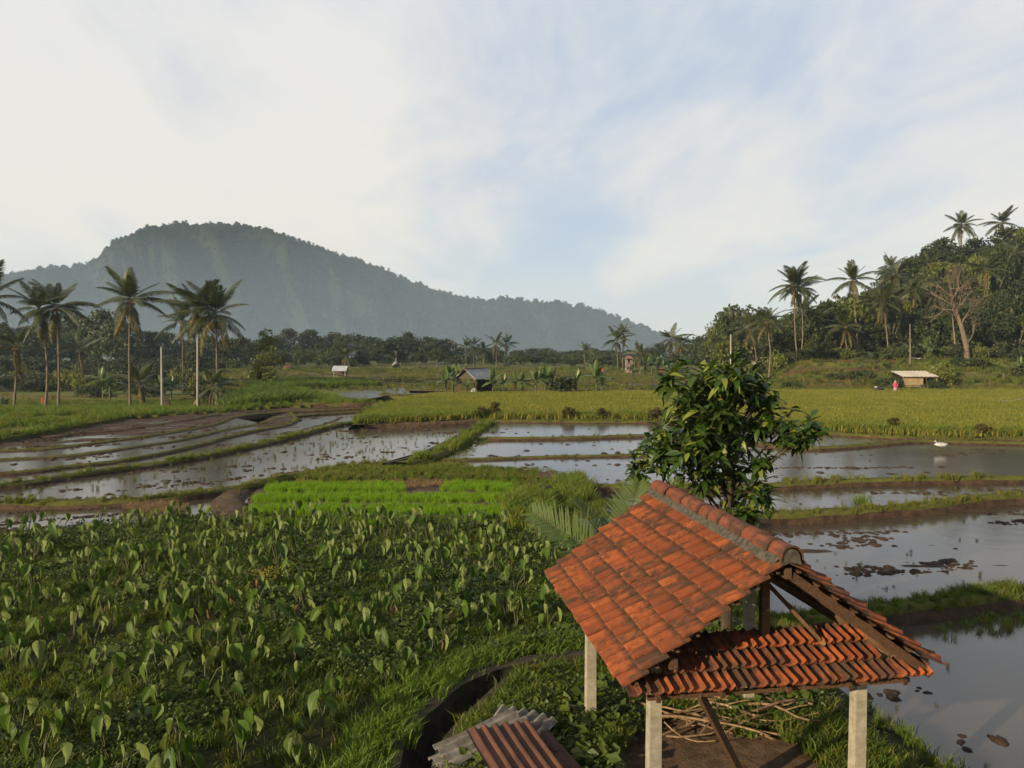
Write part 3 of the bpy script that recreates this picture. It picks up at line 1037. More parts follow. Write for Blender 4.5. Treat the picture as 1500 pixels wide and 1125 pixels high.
# concrete irrigation channels
def wall_strip(name, A, B, zt, zl, mat, label):
    """channel wall: top between two edge lines, vertical sides"""
    A, B = resample(A, 0.2), resample(B, 0.2)
    n = min(len(A), len(B))
    t = np.linspace(0, 1, n)
    rs = lambda Q: np.stack([np.interp(t, np.linspace(0, 1, len(Q)), Q[:, k]) for k in range(3)], 1)
    A, B = rs(A), rs(B)
    s = np.arange(n) * 0.2
    w = (fbm(s * 1.3, s * 0 + 3, 3) - 0.5) * 0.06
    A[:, 2] = zt + w
    B[:, 2] = zt + w * 0.6
    V = np.stack([np.c_[A[:, :2], np.full(n, zl)], A, B, np.c_[B[:, :2], np.full(n, zl)]], 1)
    idx = np.arange(n * 4).reshape(n, 4)
    F = np.stack([idx[:-1, :-1], idx[:-1, 1:], idx[1:, 1:], idx[1:, :-1]], -1).reshape(-1, 4)
    o = MB().add(V.reshape(-1, 3), F).obj(name, mat)
    return tag(o, label, 'channel wall')


wall_strip('ditch_wall', wpx(DITCH_OUT, 0.12), wpx(DITCH_IN, 0.12), 0.12, -1.2, MT['mossy'], 'broad mossy earth-brown wall on the taro side of the curving irrigation ditch')
DR2 = [(x + 9, y + 5) for x, y in DITCH_R]
wall_strip('ditch_wall', wpx(DITCH_R, 0.06), wpx(DR2, 0.06), 0.06, -1.2, MT['mossy'], 'narrow ditch wall on the shelter side, beside the corrugated sheets')
dpoly = wpx(DITCH_IN, -0.75) + wpx(DITCH_R, -0.75)[::-1]
DWA = [Vector((p.x, p.y, -0.78)) for p in wpx(DITCH_IN, 0.1)]
DWB = [Vector((p.x, p.y, -0.78)) for p in wpx(DITCH_R, 0.06)]
poly_sheet('ditch_water', DWA + DWB[::-1], MT['water'], -0.78)
CH = [(560, 678), (600, 668), (640, 652), (680, 630), (702, 615), (722, 600)]
chw = np.array([tuple(p) for p in wpx(CH, zA + 0.35)])
wall_strip('channel_wall', chw, chw + np.array([0.22, -0.04, 0]), zA + 0.34, -0.6, MT['mossy'], 'dark concrete channel wall running from the grassy bank up to the ripening rice')
bund([Vector(p) + Vector((0.95, -0.15, 0.02)) for p in chw], zA + 0.36, -0.1, 0.8, 0.15, ('grass', 'lush'), 0.32, 14, world=True)

# rice field
RICE = [(528, 620), (690, 613), (716, 614), (830, 614), (960, 615), (1080, 622), (1190, 629), (1340, 637), (1500, 640), (1950, 645), (1950, 572), (1500, 574), (1150, 575), (880, 577), (700, 579), (640, 580), (600, 585), (565, 597), (545, 606)]
RICEW = wpx(RICE, 0.5)
land('rice_field', RICEW, 0.5, MT['bundtop'], 0.7, 0.05, None, 1.0)
MEAD = [(-280, 668), (-40, 649), (0, 643), (60, 634), (130, 620), (200, 609), (300, 601), (400, 595), (470, 592), (548, 591)]
MEADW = wpx(MEAD, 0.62) + [Vector((-17, 80, .6)), Vector((-26, 100, .6)), Vector((-36, 122, .6)), Vector((-115, 122, .6)), Vector((-80, 60, .6))]
land('meadow', MEADW, 0.62, MT['bundtop'], 0.8, 0.08, left_drop, 1.0)

# far strips of water and low banks
for pts in ([(438, 588), (470, 580), (520, 573), (565, 568), (650, 567), (650, 574), (580, 578), (540, 584), (480, 590)],
            [(600, 575.8), (1000, 575.0), (1150, 573.6), (1150, 571.4), (1000, 572.4), (600, 572.5)],
            [(830, 565.5), (1160, 564.0), (1160, 561.4), (830, 562.6)],
            [(380, 549.5), (480, 549.2), (480, 548.2), (380, 548.6)], [(560, 550.8), (640, 550.6), (640, 549.6), (560, 549.9)]):
    poly_sheet('paddy_water', wpx(pts, 0.58), MT['water'], 0.58)
for yy, x0, x1, g, h in ((590, 440, 560, 'grass', .5), (577, 560, 720, 'grass', .4), (571, 600, 1150, 'dry', .35), (567, 640, 1160, 'grass', .3), (566, 350, 640, 'darkg', .7), (560.5, 820, 1160, 'dry', .3), (563, 330, 900, 'dry', .3), (558, 330, 960, 'dry', .3), (555, 340, 1000, 'grass', .4), (552, 350, 960, 'dry', .4), (549, 400, 980, 'grass', .5), (546.5, 400, 960, 'dry', .5), (544, 420, 950, 'grass', .6), (541, 420, 960, 'darkg', .8)):
    n = 7
    pl = [(x0 + (x1 - x0) * i / (n - 1), yy + math.sin(i * 2.1 + yy) * 0.5) for i in range(n)]
    bund(pl, 0.72, 0.5, 0.7, 0.4, g, h, 1.6, jit=0.12)
for yw in (101, 107, 113, 119, 126, 134):
    Q = [Vector((-(0.40 + 0.045 * i) * yw, yw + math.sin(i * 1.9 + yw) * 0.6, 0)) for i in range(8)]
    for p in Q:
        p.z = gz(p.x, p.y) + 0.3
    bund(Q, Q[0].z, Q[0].z - 0.4, 0.5, 0.3, 'dry', 0.4, 2.0, world=True, jit=0.08)

# tilled brown terraces on the rise
for (x0, x1, ya, yb) in ((1150, 1300, 107.0, 111.6), (1150, 1285, 116.0, 121.2), (1165, 1330, 126.0, 139.0)):
    A = [((x0 - 750) / FPX * ya, ya), ((x1 - 750) / FPX * ya, ya), ((x1 - 750) / FPX * yb, yb), ((x0 - 750) / FPX * yb, yb)]
    land('tilled_terrace', A, 0.78, MT['tilled'], 0.5, 0.12, lambda X, Y: right_rise(X, Y), 0.6, 1.4)


# ---- mountain
RIDGE = [(-700, 440), (-420, 425), (-200, 410), (-60, 406), (0, 404), (40, 400), (75, 392), (130, 388), (150, 376), (170, 357), (195, 343), (230, 333), (260, 328), (300, 329), (350, 330), (390, 335), (420, 346), (450, 358), (490, 371), (510, 376), (540, 387), (580, 403), (620, 419), (660, 431), (690, 439), (715, 441), (735, 437), (760, 439), (800, 444), (850, 449), (880, 456), (910, 469), (950, 484), (975, 491), (1000, 498), (1030, 505), (1090, 511), (1300, 516)]
RX = np.array([p[0] for p in RIDGE], float)
RY = np.array([p[1] for p in RIDGE], float)


def mountain_pts(px, t):
    """px: bearing, t: 0 foot .. 1 ridge .. 1.6 behind"""
    a = (px - 750) / FPX
    yr = 1320 - 240 * sm((px - 250) / 800) - 40 * np.sin(px / 130.0)
    yf = 700 + 60 * np.sin(px / 170.0)
    top = (511 - np.interp(px, RX, RY)) / FPX * yr + CAM_H - 5
    Y = yf + (yr - yf) * np.minimum(t, 1) + np.maximum(t - 1, 0) * 500
    sh = np.where(t <= 1, np.clip(t, 0, 1) ** 1.12 * (1 + 0.10 * np.sin(np.clip(t, 0, 1) * np.pi)), 1 - 1.1 * (t - 1) ** 1.3)
    spur = 30 + (np.abs(fbm(px * 0.0125 + 3 + t * 0.35, t * 0.9 + 2, 3) - 0.5) * 2 - 0.22) * 150 + (np.abs(fbm(px * 0.033 + 11 + t * 0.7, t * 1.4, 2) - .5) * 2 - .2) * 60
    spur = np.maximum(spur, 0)
    Z = np.maximum(top, 6) * sh - spur * np.clip(top / 110, 0.1, 1.3) * np.sin(np.clip(t, 0, 1) * np.pi) ** 0.7 * 0.9
    Y = Y + spur * 0.8 * np.sin(np.clip(t, 0, 1) * np.pi)
    return a * Y, Y, np.maximum(Z, -2.5 * (1 - np.clip(t, 0, 1)))


def worley(x, y, seed):
    """distance to the nearest scattered crown centre, in crown widths"""
    ix, iy = np.floor(x).astype(int), np.floor(y).astype(int)
    best = np.full(x.shape, 9.0)
    for i in (-1, 0, 1):
        for j in (-1, 0, 1):
            cx, cy = ix + i, iy + j
            px_, py_ = cx + _T[(cx + seed) & 255, cy & 255], cy + _T[cy & 255, (cx + seed + 91) & 255]
            best = np.minimum(best, (px_ - x) ** 2 + (py_ - y) ** 2)
    return np.sqrt(best)


def build_mountain():
    px = np.concatenate([np.linspace(-640, -200, 60)[:-1], np.linspace(-200, 1110, 1080), np.linspace(1110, 1290, 30)[1:]])
    t = np.concatenate([np.linspace(0, 1.04, 250), np.linspace(1.04, 1.7, 12)[1:]])
    A, T = np.meshgrid(px, t)
    X, Y, Z = mountain_pts(A, T)
    w = np.minimum(worley(X / 9.0, (Y + 1.6 * Z) / 9.0, 5), worley(X / 14.0 + 7, (Y + 1.6 * Z) / 14.0, 33) * 1.15)
    Z = Z + (1 - np.clip(w, 0, 1) ** 2) * 4.6 * (0.6 + 0.8 * vn(X / 30.0, (Y + Z) / 30.0)) - 3.0
    idx = np.arange(A.size).reshape(A.shape)
    F = np.stack([idx[:-1, :-1], idx[:-1, 1:], idx[1:, 1:], idx[1:, :-1]], -1).reshape(-1, 4)
    tag(MB().add(np.stack([X, Y, Z], -1).reshape(-1, 3), F).obj('mountain', MT['rock_face'], None, True), kind='structure')


build_mountain()


def crown_cards(seed, clumps, r_clump, n_cards, size, flat=0.0, asp=0.6):
    rg = np.random.default_rng(seed)
    PP, OO = [], []
    cen = np.mean(clumps, 0)
    for c in clumps:
        g = rg.normal(0, 1, (n_cards, 3))
        g /= np.linalg.norm(g, axis=1)[:, None]
        rr = r_clump * (0.55 + 0.5 * rg.random(n_cards) ** 0.5) * (0.7 + 0.6 * rg.random())
        p = np.array(c) + g * rr[:, None] * np.array([1, 1, 0.75])
        PP.append(p)
        OO.append(g)
    v, f = cards(np.concatenate(PP), np.concatenate(OO), size, rg, asp, flat)
    return MB().add(v, f)


def ellip(seed, n, rx, rz, cz, lo=-0.5):
    rg = np.random.default_rng(seed)
    out = []
    while len(out) < n:
        g = rg.normal(0, 1, 3)
        g /= np.linalg.norm(g)
        if g[2] < lo:
            continue
        k = 0.45 + 0.5 * rg.random() ** 0.6
        out.append((g[0] * rx * k, g[1] * rx * k, cz + g[2] * rz * k))
    return out


def forest_on_mountain():
    pr = [proto(crown_cards(200 + i, ellip(300 + i, 12, 2.7, 2.4 + 0.6 * i, 3.0, -0.3), 1.6, 24, 1.35), 'mountain_tree', MT['mount']) for i in range(4)]
    n = 8000
    px = RNG.uniform(-330, 1130, n)
    t = np.clip(RNG.random(n) ** 0.85 * 1.06, 0, 1.05)
    X, Y, Z = mountain_pts(px, t)
    s = (0.75 + 0.8 * RNG.random(n) ** 2)
    # trees on the skyline stand out
    k = 1700
    px2 = RNG.uniform(-200, 1060, k)
    X2, Y2, Z2 = mountain_pts(px2, np.full(k, 1.0))
    P = np.concatenate([np.stack([X, Y, Z - 1.2], 1), np.stack([X2, Y2, Z2 - 1.5], 1)])
    s = np.concatenate([s, 0.42 + 1.0 * RNG.random(k) ** 3])
    scatter('mountain_forest', P, pr, np.stack([s, s, s * RNG.uniform(0.8, 1.35, len(s))], 1), 'hazy jungle trees covering the whole mountain')


forest_on_mountain()

# =================================================================== SHELTER with clay tiles
YAW = 0.152
HC = (2.787, 10.737)
RL, RW, ZE, ZR = 4.435, 1.874, 2.248, 3.568      # roof length, half width, eave and ridge heights
TH = math.atan2(ZR - ZE, RW)
SLOPE = math.hypot(RW, ZR - ZE)
hut = empty('tiled_shelter', (HC[0], HC[1], 0), 'open field shelter with orange clay tile roof on four concrete posts', 'shelter', None, YAW)


def tile_mb(w=0.243, L=0.335, th=0.020, lift=0.036):
    xs = np.array([-0.02, 0.03, 0.075, 0.12, 0.17, 0.30, 0.42, 0.50, 0.58, 0.70, 0.88, 1.06]) * w
    hs = np.array([0.014, 0.044, 0.057, 0.044, 0.010, 0.002, 0.018, 0.050, 0.018, 0.002, 0.0, 0.004])
    ys = np.array([0.0, 0.55, 0.93, 1.0]) * L
    zl = np.array([0.0, 0.55 * lift, lift, lift - 0.003])
    sc = np.array([1.0, 1.0, 1.06, 0.96])
    V = np.array([[(x, y, h * k + z) for x, h in zip(xs, hs)] for y, z, k in zip(ys, zl, sc)])
    n = len(xs)
    mb = MB()
    idx = np.arange(4 * n).reshape(4, n)
    mb.add(V.reshape(-1, 3), np.stack([idx[:-1, :-1], idx[:-1, 1:], idx[1:, 1:], idx[1:, :-1]], -1).reshape(-1, 4))
    # front lip and right-hand side
    fl = V[3].copy()
    bl = fl - np.array([0, 0.03, th])
    i = np.arange(n - 1)[:, None]
    mb.add(np.concatenate([fl, bl]), np.concatenate([i, i + 1, i + 1 + n, i + n], 1))
    for k in (0, n - 1):
        sd = V[:, k]
        b2 = sd - np.array([0, 0, th])
        j = np.arange(3)[:, None]
        q = np.concatenate([j, j + 1, j + 5, j + 4], 1)
        mb.add(np.concatenate([sd, b2]), q if k == 0 else q[:, ::-1])
    mb.add(np.concatenate([V[0] - np.array([0, 0, th]), V[3] - np.array([0, 0.004, th])]), np.concatenate([i + n, i + 1 + n, i + 1, i], 1))
    return mb


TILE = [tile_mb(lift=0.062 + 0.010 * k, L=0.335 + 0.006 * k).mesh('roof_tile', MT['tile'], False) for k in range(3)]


def tile_frame(org, X, D, N):
    m = Matrix.Identity(4)
    for i in range(3):
        m[i][0], m[i][1], m[i][2], m[i][3] = X[i], D[i], N[i], org[i]
    return m


def put_tile(org, X, D, N, k, parent=hut, jit=1.0):
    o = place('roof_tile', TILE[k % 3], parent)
    m = tile_frame(org, X, D, N)
    r = Matrix.Rotation(random.gauss(0, 0.012 * jit), 4, 'Z') @ Matrix.Rotation(random.gauss(0, 0.012 * jit), 4, 'Y') @ Matrix.Rotation(random.gauss(0, 0.008 * jit), 4, 'X')
    o.matrix_local = m @ Matrix.Translation((random.gauss(0, 0.003), random.gauss(0, 0.006), random.uniform(0, 0.004))) @ r
    return o


ROWS = 8
RP = SLOPE / ROWS
NC = 18
CW = RL / NC
cth, sth = math.cos(TH), math.sin(TH)
for r in range(ROWS):
    low = (r + 1) * RP + 0.02
    top = low - 0.335
    for c in range(NC):
        org = Vector((-top * cth, -RL / 2 + c * CW, ZR - top * sth)) + Vector((-sth, 0, cth)) * 0.035
        put_tile(org, (0, 1, 0), (-cth, 0, -sth), (-sth, 0, cth), random.randrange(3))
right = MB()
TV = np.array([v.co for v in TILE[0].vertices])
TF = [tuple(p.vertices) for p in TILE[0].polygons]
TFq = np.array([f for f in TF if len(f) == 4])
for r in range(ROWS):
    low = (r + 1) * RP + 0.02
    top = low - 0.335
    for c in range(NC):
        org = Vector((top * cth, -RL / 2 + (c + 1) * CW, ZR - top * sth)) + Vector((sth, 0, cth)) * 0.035
        if c == 0:
            put_tile(org, (0, -1, 0), (cth, 0, -sth), (sth, 0, cth), random.randrange(3), jit=1.6)
        else:
            m = np.array(tile_frame(org, (0, -1, 0), (cth, 0, -sth), (sth, 0, cth)))
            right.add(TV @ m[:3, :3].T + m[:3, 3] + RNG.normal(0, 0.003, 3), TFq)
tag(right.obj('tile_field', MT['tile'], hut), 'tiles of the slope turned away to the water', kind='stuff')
# pent roof across the gable
PH = R(25)
cp, sp_ = math.cos(PH), math.sin(PH)
SKY, SKZ = -RL / 2 + 0.02, 2.135
for r in range(3):
    for c in range(16):
        x = 1.80 - c * 0.243
        up = r * 0.285
        top = up + 0.335
        org = Vector((x, SKY + top * cp, SKZ + top * sp_)) + Vector((0, -sp_, cp)) * 0.02
        lim = (ZR - 0.10 - (SKZ + (up + 0.31) * sp_ + 0.05)) / math.tan(TH)
        if r == 0:
            lim += 0.22
        if x - 0.243 < -lim - 0.1 or x > lim + 0.06:
            continue
        put_tile(org, (-1, 0, 0), (0, -cp, -sp_), (0, -sp_, cp), random.randrange(3), jit=1.5)
# ridge
NR = 13


def ridge_mb(L=0.37):
    pr = np.array([(0.15, 0, -0.05), (0.148, 0, 0.0), (0.135, 0, 0.06), (0.075, 0, 0.125), (0.0, 0, 0.14), (-0.075, 0, 0.125), (-0.135, 0, 0.06), (-0.148, 0, 0.0), (-0.15, 0, -0.05)])
    mb = MB()
    rows = []
    for y, k in ((0, 1.10), (0.05, 1.10), (0.055, 1.0), (L, 0.97)):
        rows.append(pr * np.array([k, 1, k]) + np.array([0, y, 0]))
    V = np.array(rows)
    idx = np.arange(36).reshape(4, 9)
    mb.add(V.reshape(-1, 3), np.stack([idx[:-1, :-1], idx[1:, :-1], idx[1:, 1:], idx[:-1, 1:]], -1).reshape(-1, 4))
    inner = rows[0] * np.array([0.86, 1, 0.86])
    i = np.arange(8)[:, None]
    mb.add(np.concatenate([rows[0], inner]), np.concatenate([i, i + 1, i + 10, i + 9], 1))
    return mb


RID = ridge_mb().mesh('ridge_tile', MT['ridge'], False)
for i in range(NR):
    o = place('ridge_tile', RID, hut)
    o.location = (random.gauss(0, 0.006), -RL / 2 - 0.03 + i * RL / NR, ZR + 0.105 + random.gauss(0, 0.004))
    o.scale = (0.84, 1, 0.84)
    o.rotation_euler = (random.gauss(0.02, 0.01), random.gauss(0, 0.03), random.gauss(0, 0.012))
mo = MB()
for s in (-1, 1):
    ys = np.linspace(-RL / 2 + 0.01, RL / 2 - 0.02, 60)
    j = (fbm(ys * 5, ys * 0 + s, 3) - 0.5) * 0.03
    a = np.stack([np.full(60, s * 0.125) + s * j * 0.4, ys, np.full(60, ZR + 0.10)], 1)
    b = np.stack([s * (0.175 + j * 0.6), ys, ZR + 0.05 + j * 0.5], 1)
    c = np.stack([s * (0.20 + j), ys, ZR - 0.0 + j * 0.6], 1)
    idx = np.arange(180).reshape(3, 60)
    q = np.stack([idx[:-1, :-1], idx[:-1, 1:], idx[1:, 1:], idx[1:, :-1]], -1).reshape(-1, 4)
    mo.add(np.concatenate([a, b, c]), q)
an = np.linspace(0, math.pi, 9)
cap = np.concatenate([[(0, 0, -0.06)], [(-0.15, 0, -0.12)], np.stack([-np.cos(an) * 0.128, np.zeros(9), np.sin(an) * 0.12 + 0.0], 1), [(0.15, 0, -0.10)]]) + np.array([0, 0, 0.0])
cap = cap * np.array([0.84, 1, 0.84]) + np.array([0, 0, ZR + 0.095])
for y, d in ((-RL / 2 - 0.012, 1), (RL / 2 - 0.01, -1)):
    k = len(cap)
    v2 = np.concatenate([cap + np.array([0, y, 0]), cap + np.array([0, y + 0.08 * d, 0])])
    i = np.arange(1, k - 1)[:, None]
    mo.add(v2, np.concatenate([i * 0, i, i + 1], 1))
mo.obj('ridge_mortar', MT['mortar'], hut)
# frame
for x in (-1.33, 1.33):
    for y in (-1.5, 1.5):
        m = MB()
        b = np.array([(-1, -1), (1, -1), (1, 1), (-1, 1)])
        V = np.concatenate([np.c_[b * 0.074 * k, np.full(4, z)] for z, k in ((-1.1, 1.06), (0, 1.06), (1.2, 1.0), (2.44, 0.94))])
        idx = np.arange(16).reshape(4, 4)
        F = np.concatenate([np.stack([idx[i], np.roll(idx[i], -1), np.roll(idx[i + 1], -1), idx[i + 1]], 1) for i in range(3)])
        m.add(V, F)
        m.add(V[12:], [(0, 1, 2, 3)])
        o = m.obj('post', MT['concrete'], hut)
        o.location = (x, y, 0)
        o.rotation_euler = (0, 0, random.gauss(0, 0.03))
W_ = MT['wood']
for x in (-1.33, 1.33):
    MB().beam((x, -2.15, 2.50), (x, 2.15, 2.50), 0.09, 0.12).obj('wall_plate', W_, hut)
for y in (-1.5, 1.5):
    MB().beam((-1.5, y, 2.385), (1.5, y, 2.385), 0.08, 0.10).obj('tie_beam', W_, hut)
    MB().beam((0.06, y, 2.44), (0.06, y, 3.40), 0.10, 0.09).obj('king_post', W_, hut)
MB().beam((-0.14, 1.35, 2.44), (-0.14, 1.35, 3.36), 0.11, 0.10).obj('king_post', MT['mossy'], hut)
MB().beam((0, -2.18, ZR - 0.10), (0, 2.18, ZR - 0.10), 0.07, 0.12).obj('ridge_beam', W_, hut)
for s in (-1, 1):
    for y in (-2.14, -1.38, -0.5, 0.5, 1.38, 2.14):
        if s < 0 and y < -2:
            y = -1.9
        a = Vector((s * 0.05, y, ZR - 0.105))
        b = Vector((s * (RW - 0.05), y, ZE - 0.035))
        if y < -2:
            a.z -= 0.03
            b.z -= 0.03
        MB().beam(a, b, 0.06 if abs(y) < 2 else 0.035, 0.10).obj('rafter', W_, hut)
    for i in range(ROWS):
        q = (i + 0.55) * RP
        MB().beam((s * q * cth, -2.19, ZR - q * sth + 0.005), (s * q * cth, 2.19, ZR - q * sth + 0.005), 0.035, 0.022).obj('batten', W_, hut)
for x in (-1.5, -0.75, 0.05, 0.8, 1.5):
    MB().beam((x, SKY + 0.04, SKZ - 0.035), (x, SKY + 0.88, SKZ + 0.38 - 0.035), 0.05, 0.06).obj('pent_rafter', W_, hut)
MB().beam((-1.6, SKY + 0.16, SKZ - 0.045), (1.62, SKY + 0.16, SKZ - 0.045), 0.05, 0.05).obj('pent_beam', W_, hut)
MB().beam((0.10, -1.42, 3.16), (0.70, -1.72, 2.47), 0.045, 0.045).obj('strut', W_, hut)
MB().box((0.70, -1.725, 2.465), (0.05, 0.05, 0.04)).obj('strut_end', MT['wood_raw'], hut)
MB().box((1.40, -1.86, 2.40), (0.10, 0.07, 0.22)).box((1.53, -1.83, 2.36), (0.06, 0.06, 0.17)).obj('wedge_block', MT['wood_raw'], hut)
MB().beam((-1.3, 1.5, 2.3), (1.3, 1.5, 2.3), 0.05, 0.08).obj('tie_beam', W_, hut)


def hl(x, y, z=0):
    """shelter-local to world"""
    c, s = math.cos(YAW), math.sin(YAW)
    return Vector((HC[0] + c * x - s * y, HC[1] + s * x + c * y, z))


# plank leaning against the eave
a, b = hl(-0.98, -2.05, 2.10), at(1100, 1162, 0.0)
pl = empty('leaning_plank', b, 'long brown plank leaning slantwise against the eave of the tiled shelter', 'plank')
MB().beam(a - b, (0, 0, 0), 0.05, 0.105).obj('board', MT['wood'], pl)
# cut sticks heaped under the shelter
SC = at(1070, 1052, 0.0)
for i in range(44):
    L = random.uniform(0.55, 1.75)
    an = random.gauss(-0.12, 0.42) + (math.pi if random.random() < 0.5 else 0)
    if i > 36:
        an = random.uniform(0, 6.28)
    n = 7
    k1, k2 = random.gauss(0, 0.10), random.gauss(0, 0.05)
    tl = random.gauss(0, 0.07)
    pts = [((t - 0.5) * L, k1 * L * math.sin(t * 3.1) + 0.02 * math.sin(t * 11 + i), (t - 0.5) * L * tl + k2 * math.sin(t * 5 + i)) for t in np.linspace(0, 1, n)]
    z0 = min(p[2] for p in pts)
    r0 = random.uniform(0.011, 0.027)
    m = MB().tube(pts, np.linspace(r0, r0 * 0.6, n), 6)
    if random.random() < 0.5:
        m.tube([pts[3], (pts[3][0] + 0.16, pts[3][1] + 0.13, pts[3][2] + 0.06), (pts[3][0] + 0.30, pts[3][1] + 0.2, pts[3][2] + 0.1)], [r0 * 0.6, r0 * 0.45, r0 * 0.25], 5)
    o = m.obj('stick', MT['stick'], None, True)
    q = max(0.0, 0.38 - 0.16 * i / 44 * 2) * random.random()
    o.location = (SC.x + random.gauss(0.0, 0.5), SC.y + random.gauss(0, 0.38), 0.03 - z0 + q * 0.85)
    o.rotation_euler = (0, 0, an)
    tag(o, 'bare cut branch lying in the heap on the dirt under the shelter', 'stick', 'cut branches heaped under the shelter')
for i, (px, py, s) in enumerate(((856, 1066, 0.26), (889, 1074, 0.22), (952, 1077, 0.16), (934, 1052, 0.22))):
    p = at(px, py, 0.03)
    o = place('rock', GP['rock'][i % 3].data)
    o.location = p
    o.scale = (s, s * 0.8, s * 0.8)
    o.rotation_euler = (0, 0, i * 1.3)
    tag(o, ['brown stone on the grass just outside the shelter post that stands at the ditch', 'darker stone in the weeds on the inner side of that ditch-side post', 'small pale stone on bare dirt next to the shelter post under the tile edge', 'greyish stone at the weedy edge between two posts of the shelter'][i], 'stone')


# corrugated sheets dumped by the ditch
def sheet(name, c, length, width, rz, tilt, roll, pitch, amp, mat, label, group):
    amp = amp * 1.3
    n = int(width / pitch * 8) + 1
    xs = np.linspace(-width / 2, width / 2, n)
    zs = np.sin(xs / pitch * 2 * np.pi) * amp
    k = 5
    ys = np.linspace(-length / 2, length / 2, k)
    V = np.array([[(x, y + 0.012 * math.sin(x * 23), z + 0.012 * math.sin(y * 3 + x)) for x, z in zip(xs, zs)] for y in ys])
    idx = np.arange(n * k).reshape(k, n)
    F = np.stack([idx[:-1, :-1], idx[:-1, 1:], idx[1:, 1:], idx[1:, :-1]], -1).reshape(-1, 4)
    T = 0.008
    mb = MB().add(V.reshape(-1, 3), F).add(V.reshape(-1, 3) - np.array([0, 0, T]), F[:, ::-1])
    for row in (0, k - 1):
        e = V[row]
        i = np.arange(n - 1)[:, None]
        mb.add(np.concatenate([e, e - np.array([0, 0, T])]), np.concatenate([i, i + n, i + 1 + n, i + 1], 1))
    o = mb.obj(name, mat)
    o.location = c
    o.rotation_euler = (tilt, roll, rz)
    return tag(o, label, 'roofing sheet', group)


A_ = MT['asbestos']
gA, gR = 'grey corrugated sheets stacked by the ditch', 'rusty corrugated sheets on the grey ones'


def along(p, q):
    return math.atan2(q.y - p.y, q.x - p.x) - math.pi / 2


def sheet_px(z, p, q, width, off, *a, tilt=0.0, roll=0.0, **k):
    P, Q = at(*p, z), at(*q, z)
    rz = along(P, Q)
    c = (P + Q) / 2 + Vector((math.cos(rz), math.sin(rz), 0)) * off
    return sheet(a[0], c, (Q - P).length, width, rz, tilt, roll, *a[1:], **k)


sheet_px(0.10, (634, 1118), (760, 1062), 0.9, 0.42, 'corrugated_sheet', 0.175, 0.028, A_, 'lowest grey corrugated sheet of the stack, its end over the ditch', gA, tilt=0.02)
sheet_px(0.22, (630, 1108), (748, 1062), 0.85, 0.36, 'corrugated_sheet', 0.175, 0.028, A_, 'grey corrugated sheet second from the bottom of the stack by the ditch', gA, tilt=0.03)
sheet_px(0.27, (700, 1092), (742, 1040), 0.7, 0.25, 'corrugated_sheet', 0.175, 0.028, A_, 'grey corrugated sheet pointing away over the weeds, behind the rusty sheet', gA, tilt=0.08)
sheet_px(0.38, (634, 1091), (750, 1045), 0.54, 0.26, 'corrugated_sheet', 0.175, 0.028, A_, 'topmost pale grey corrugated sheet reaching furthest over the ditch', gA, tilt=0.05, roll=0.1)
sheet_px(0.36, (722, 1072), (764, 1042), 0.6, 0.35, 'corrugated_sheet', 0.175, 0.028, A_, 'short broken grey corrugated sheet between the weeds and the rusty iron', gA, tilt=0.1)
sheet_px(0.52, (696, 1071), (760, 1170), 0.95, -0.34, 'rusty_sheet', 0.165, 0.022, MT['rust'], 'rust-brown corrugated iron sheet lying on top of the grey sheets', gR, tilt=-0.05, roll=-0.06)
sheet_px(0.33, (742, 1078), (806, 1160), 0.8, -0.22, 'rusty_sheet', 0.165, 0.014, MT['rust'], 'dark flat-lying rusty sheet tucked under the upper rusty one towards the weeds', gR, tilt=-0.03, roll=0.08)


# =================================================================== LEAFY TREE behind the shelter
def lance_leaf(L=0.30, Wd=0.085, droop=0.35, fold=0.3):
    s = np.linspace(0, 1, 6)
    w = np.array([0.12, 0.75, 1.0, 0.85, 0.5, 0.02]) * Wd / 2
    x = s * L * (1 - 0.12 * droop * s)
    z = -droop * L * s ** 2 * 0.9
    V = []
    for i in range(6):
        V += [(x[i], -w[i], z[i] + w[i] * fold), (x[i], 0, z[i]), (x[i], w[i], z[i] + w[i] * fold)]
    idx = np.arange(18).reshape(6, 3)
    F = np.stack([idx[:-1, :-1], idx[1:, :-1], idx[1:, 1:], idx[:-1, 1:]], -1).reshape(-1, 4)
    return np.array(V), F


def rotm(rz, ry, rx=0.0):
    return np.array((Matrix.Rotation(rz, 3, 'Z') @ Matrix.Rotation(ry, 3, 'Y') @ Matrix.Rotation(rx, 3, 'X')))


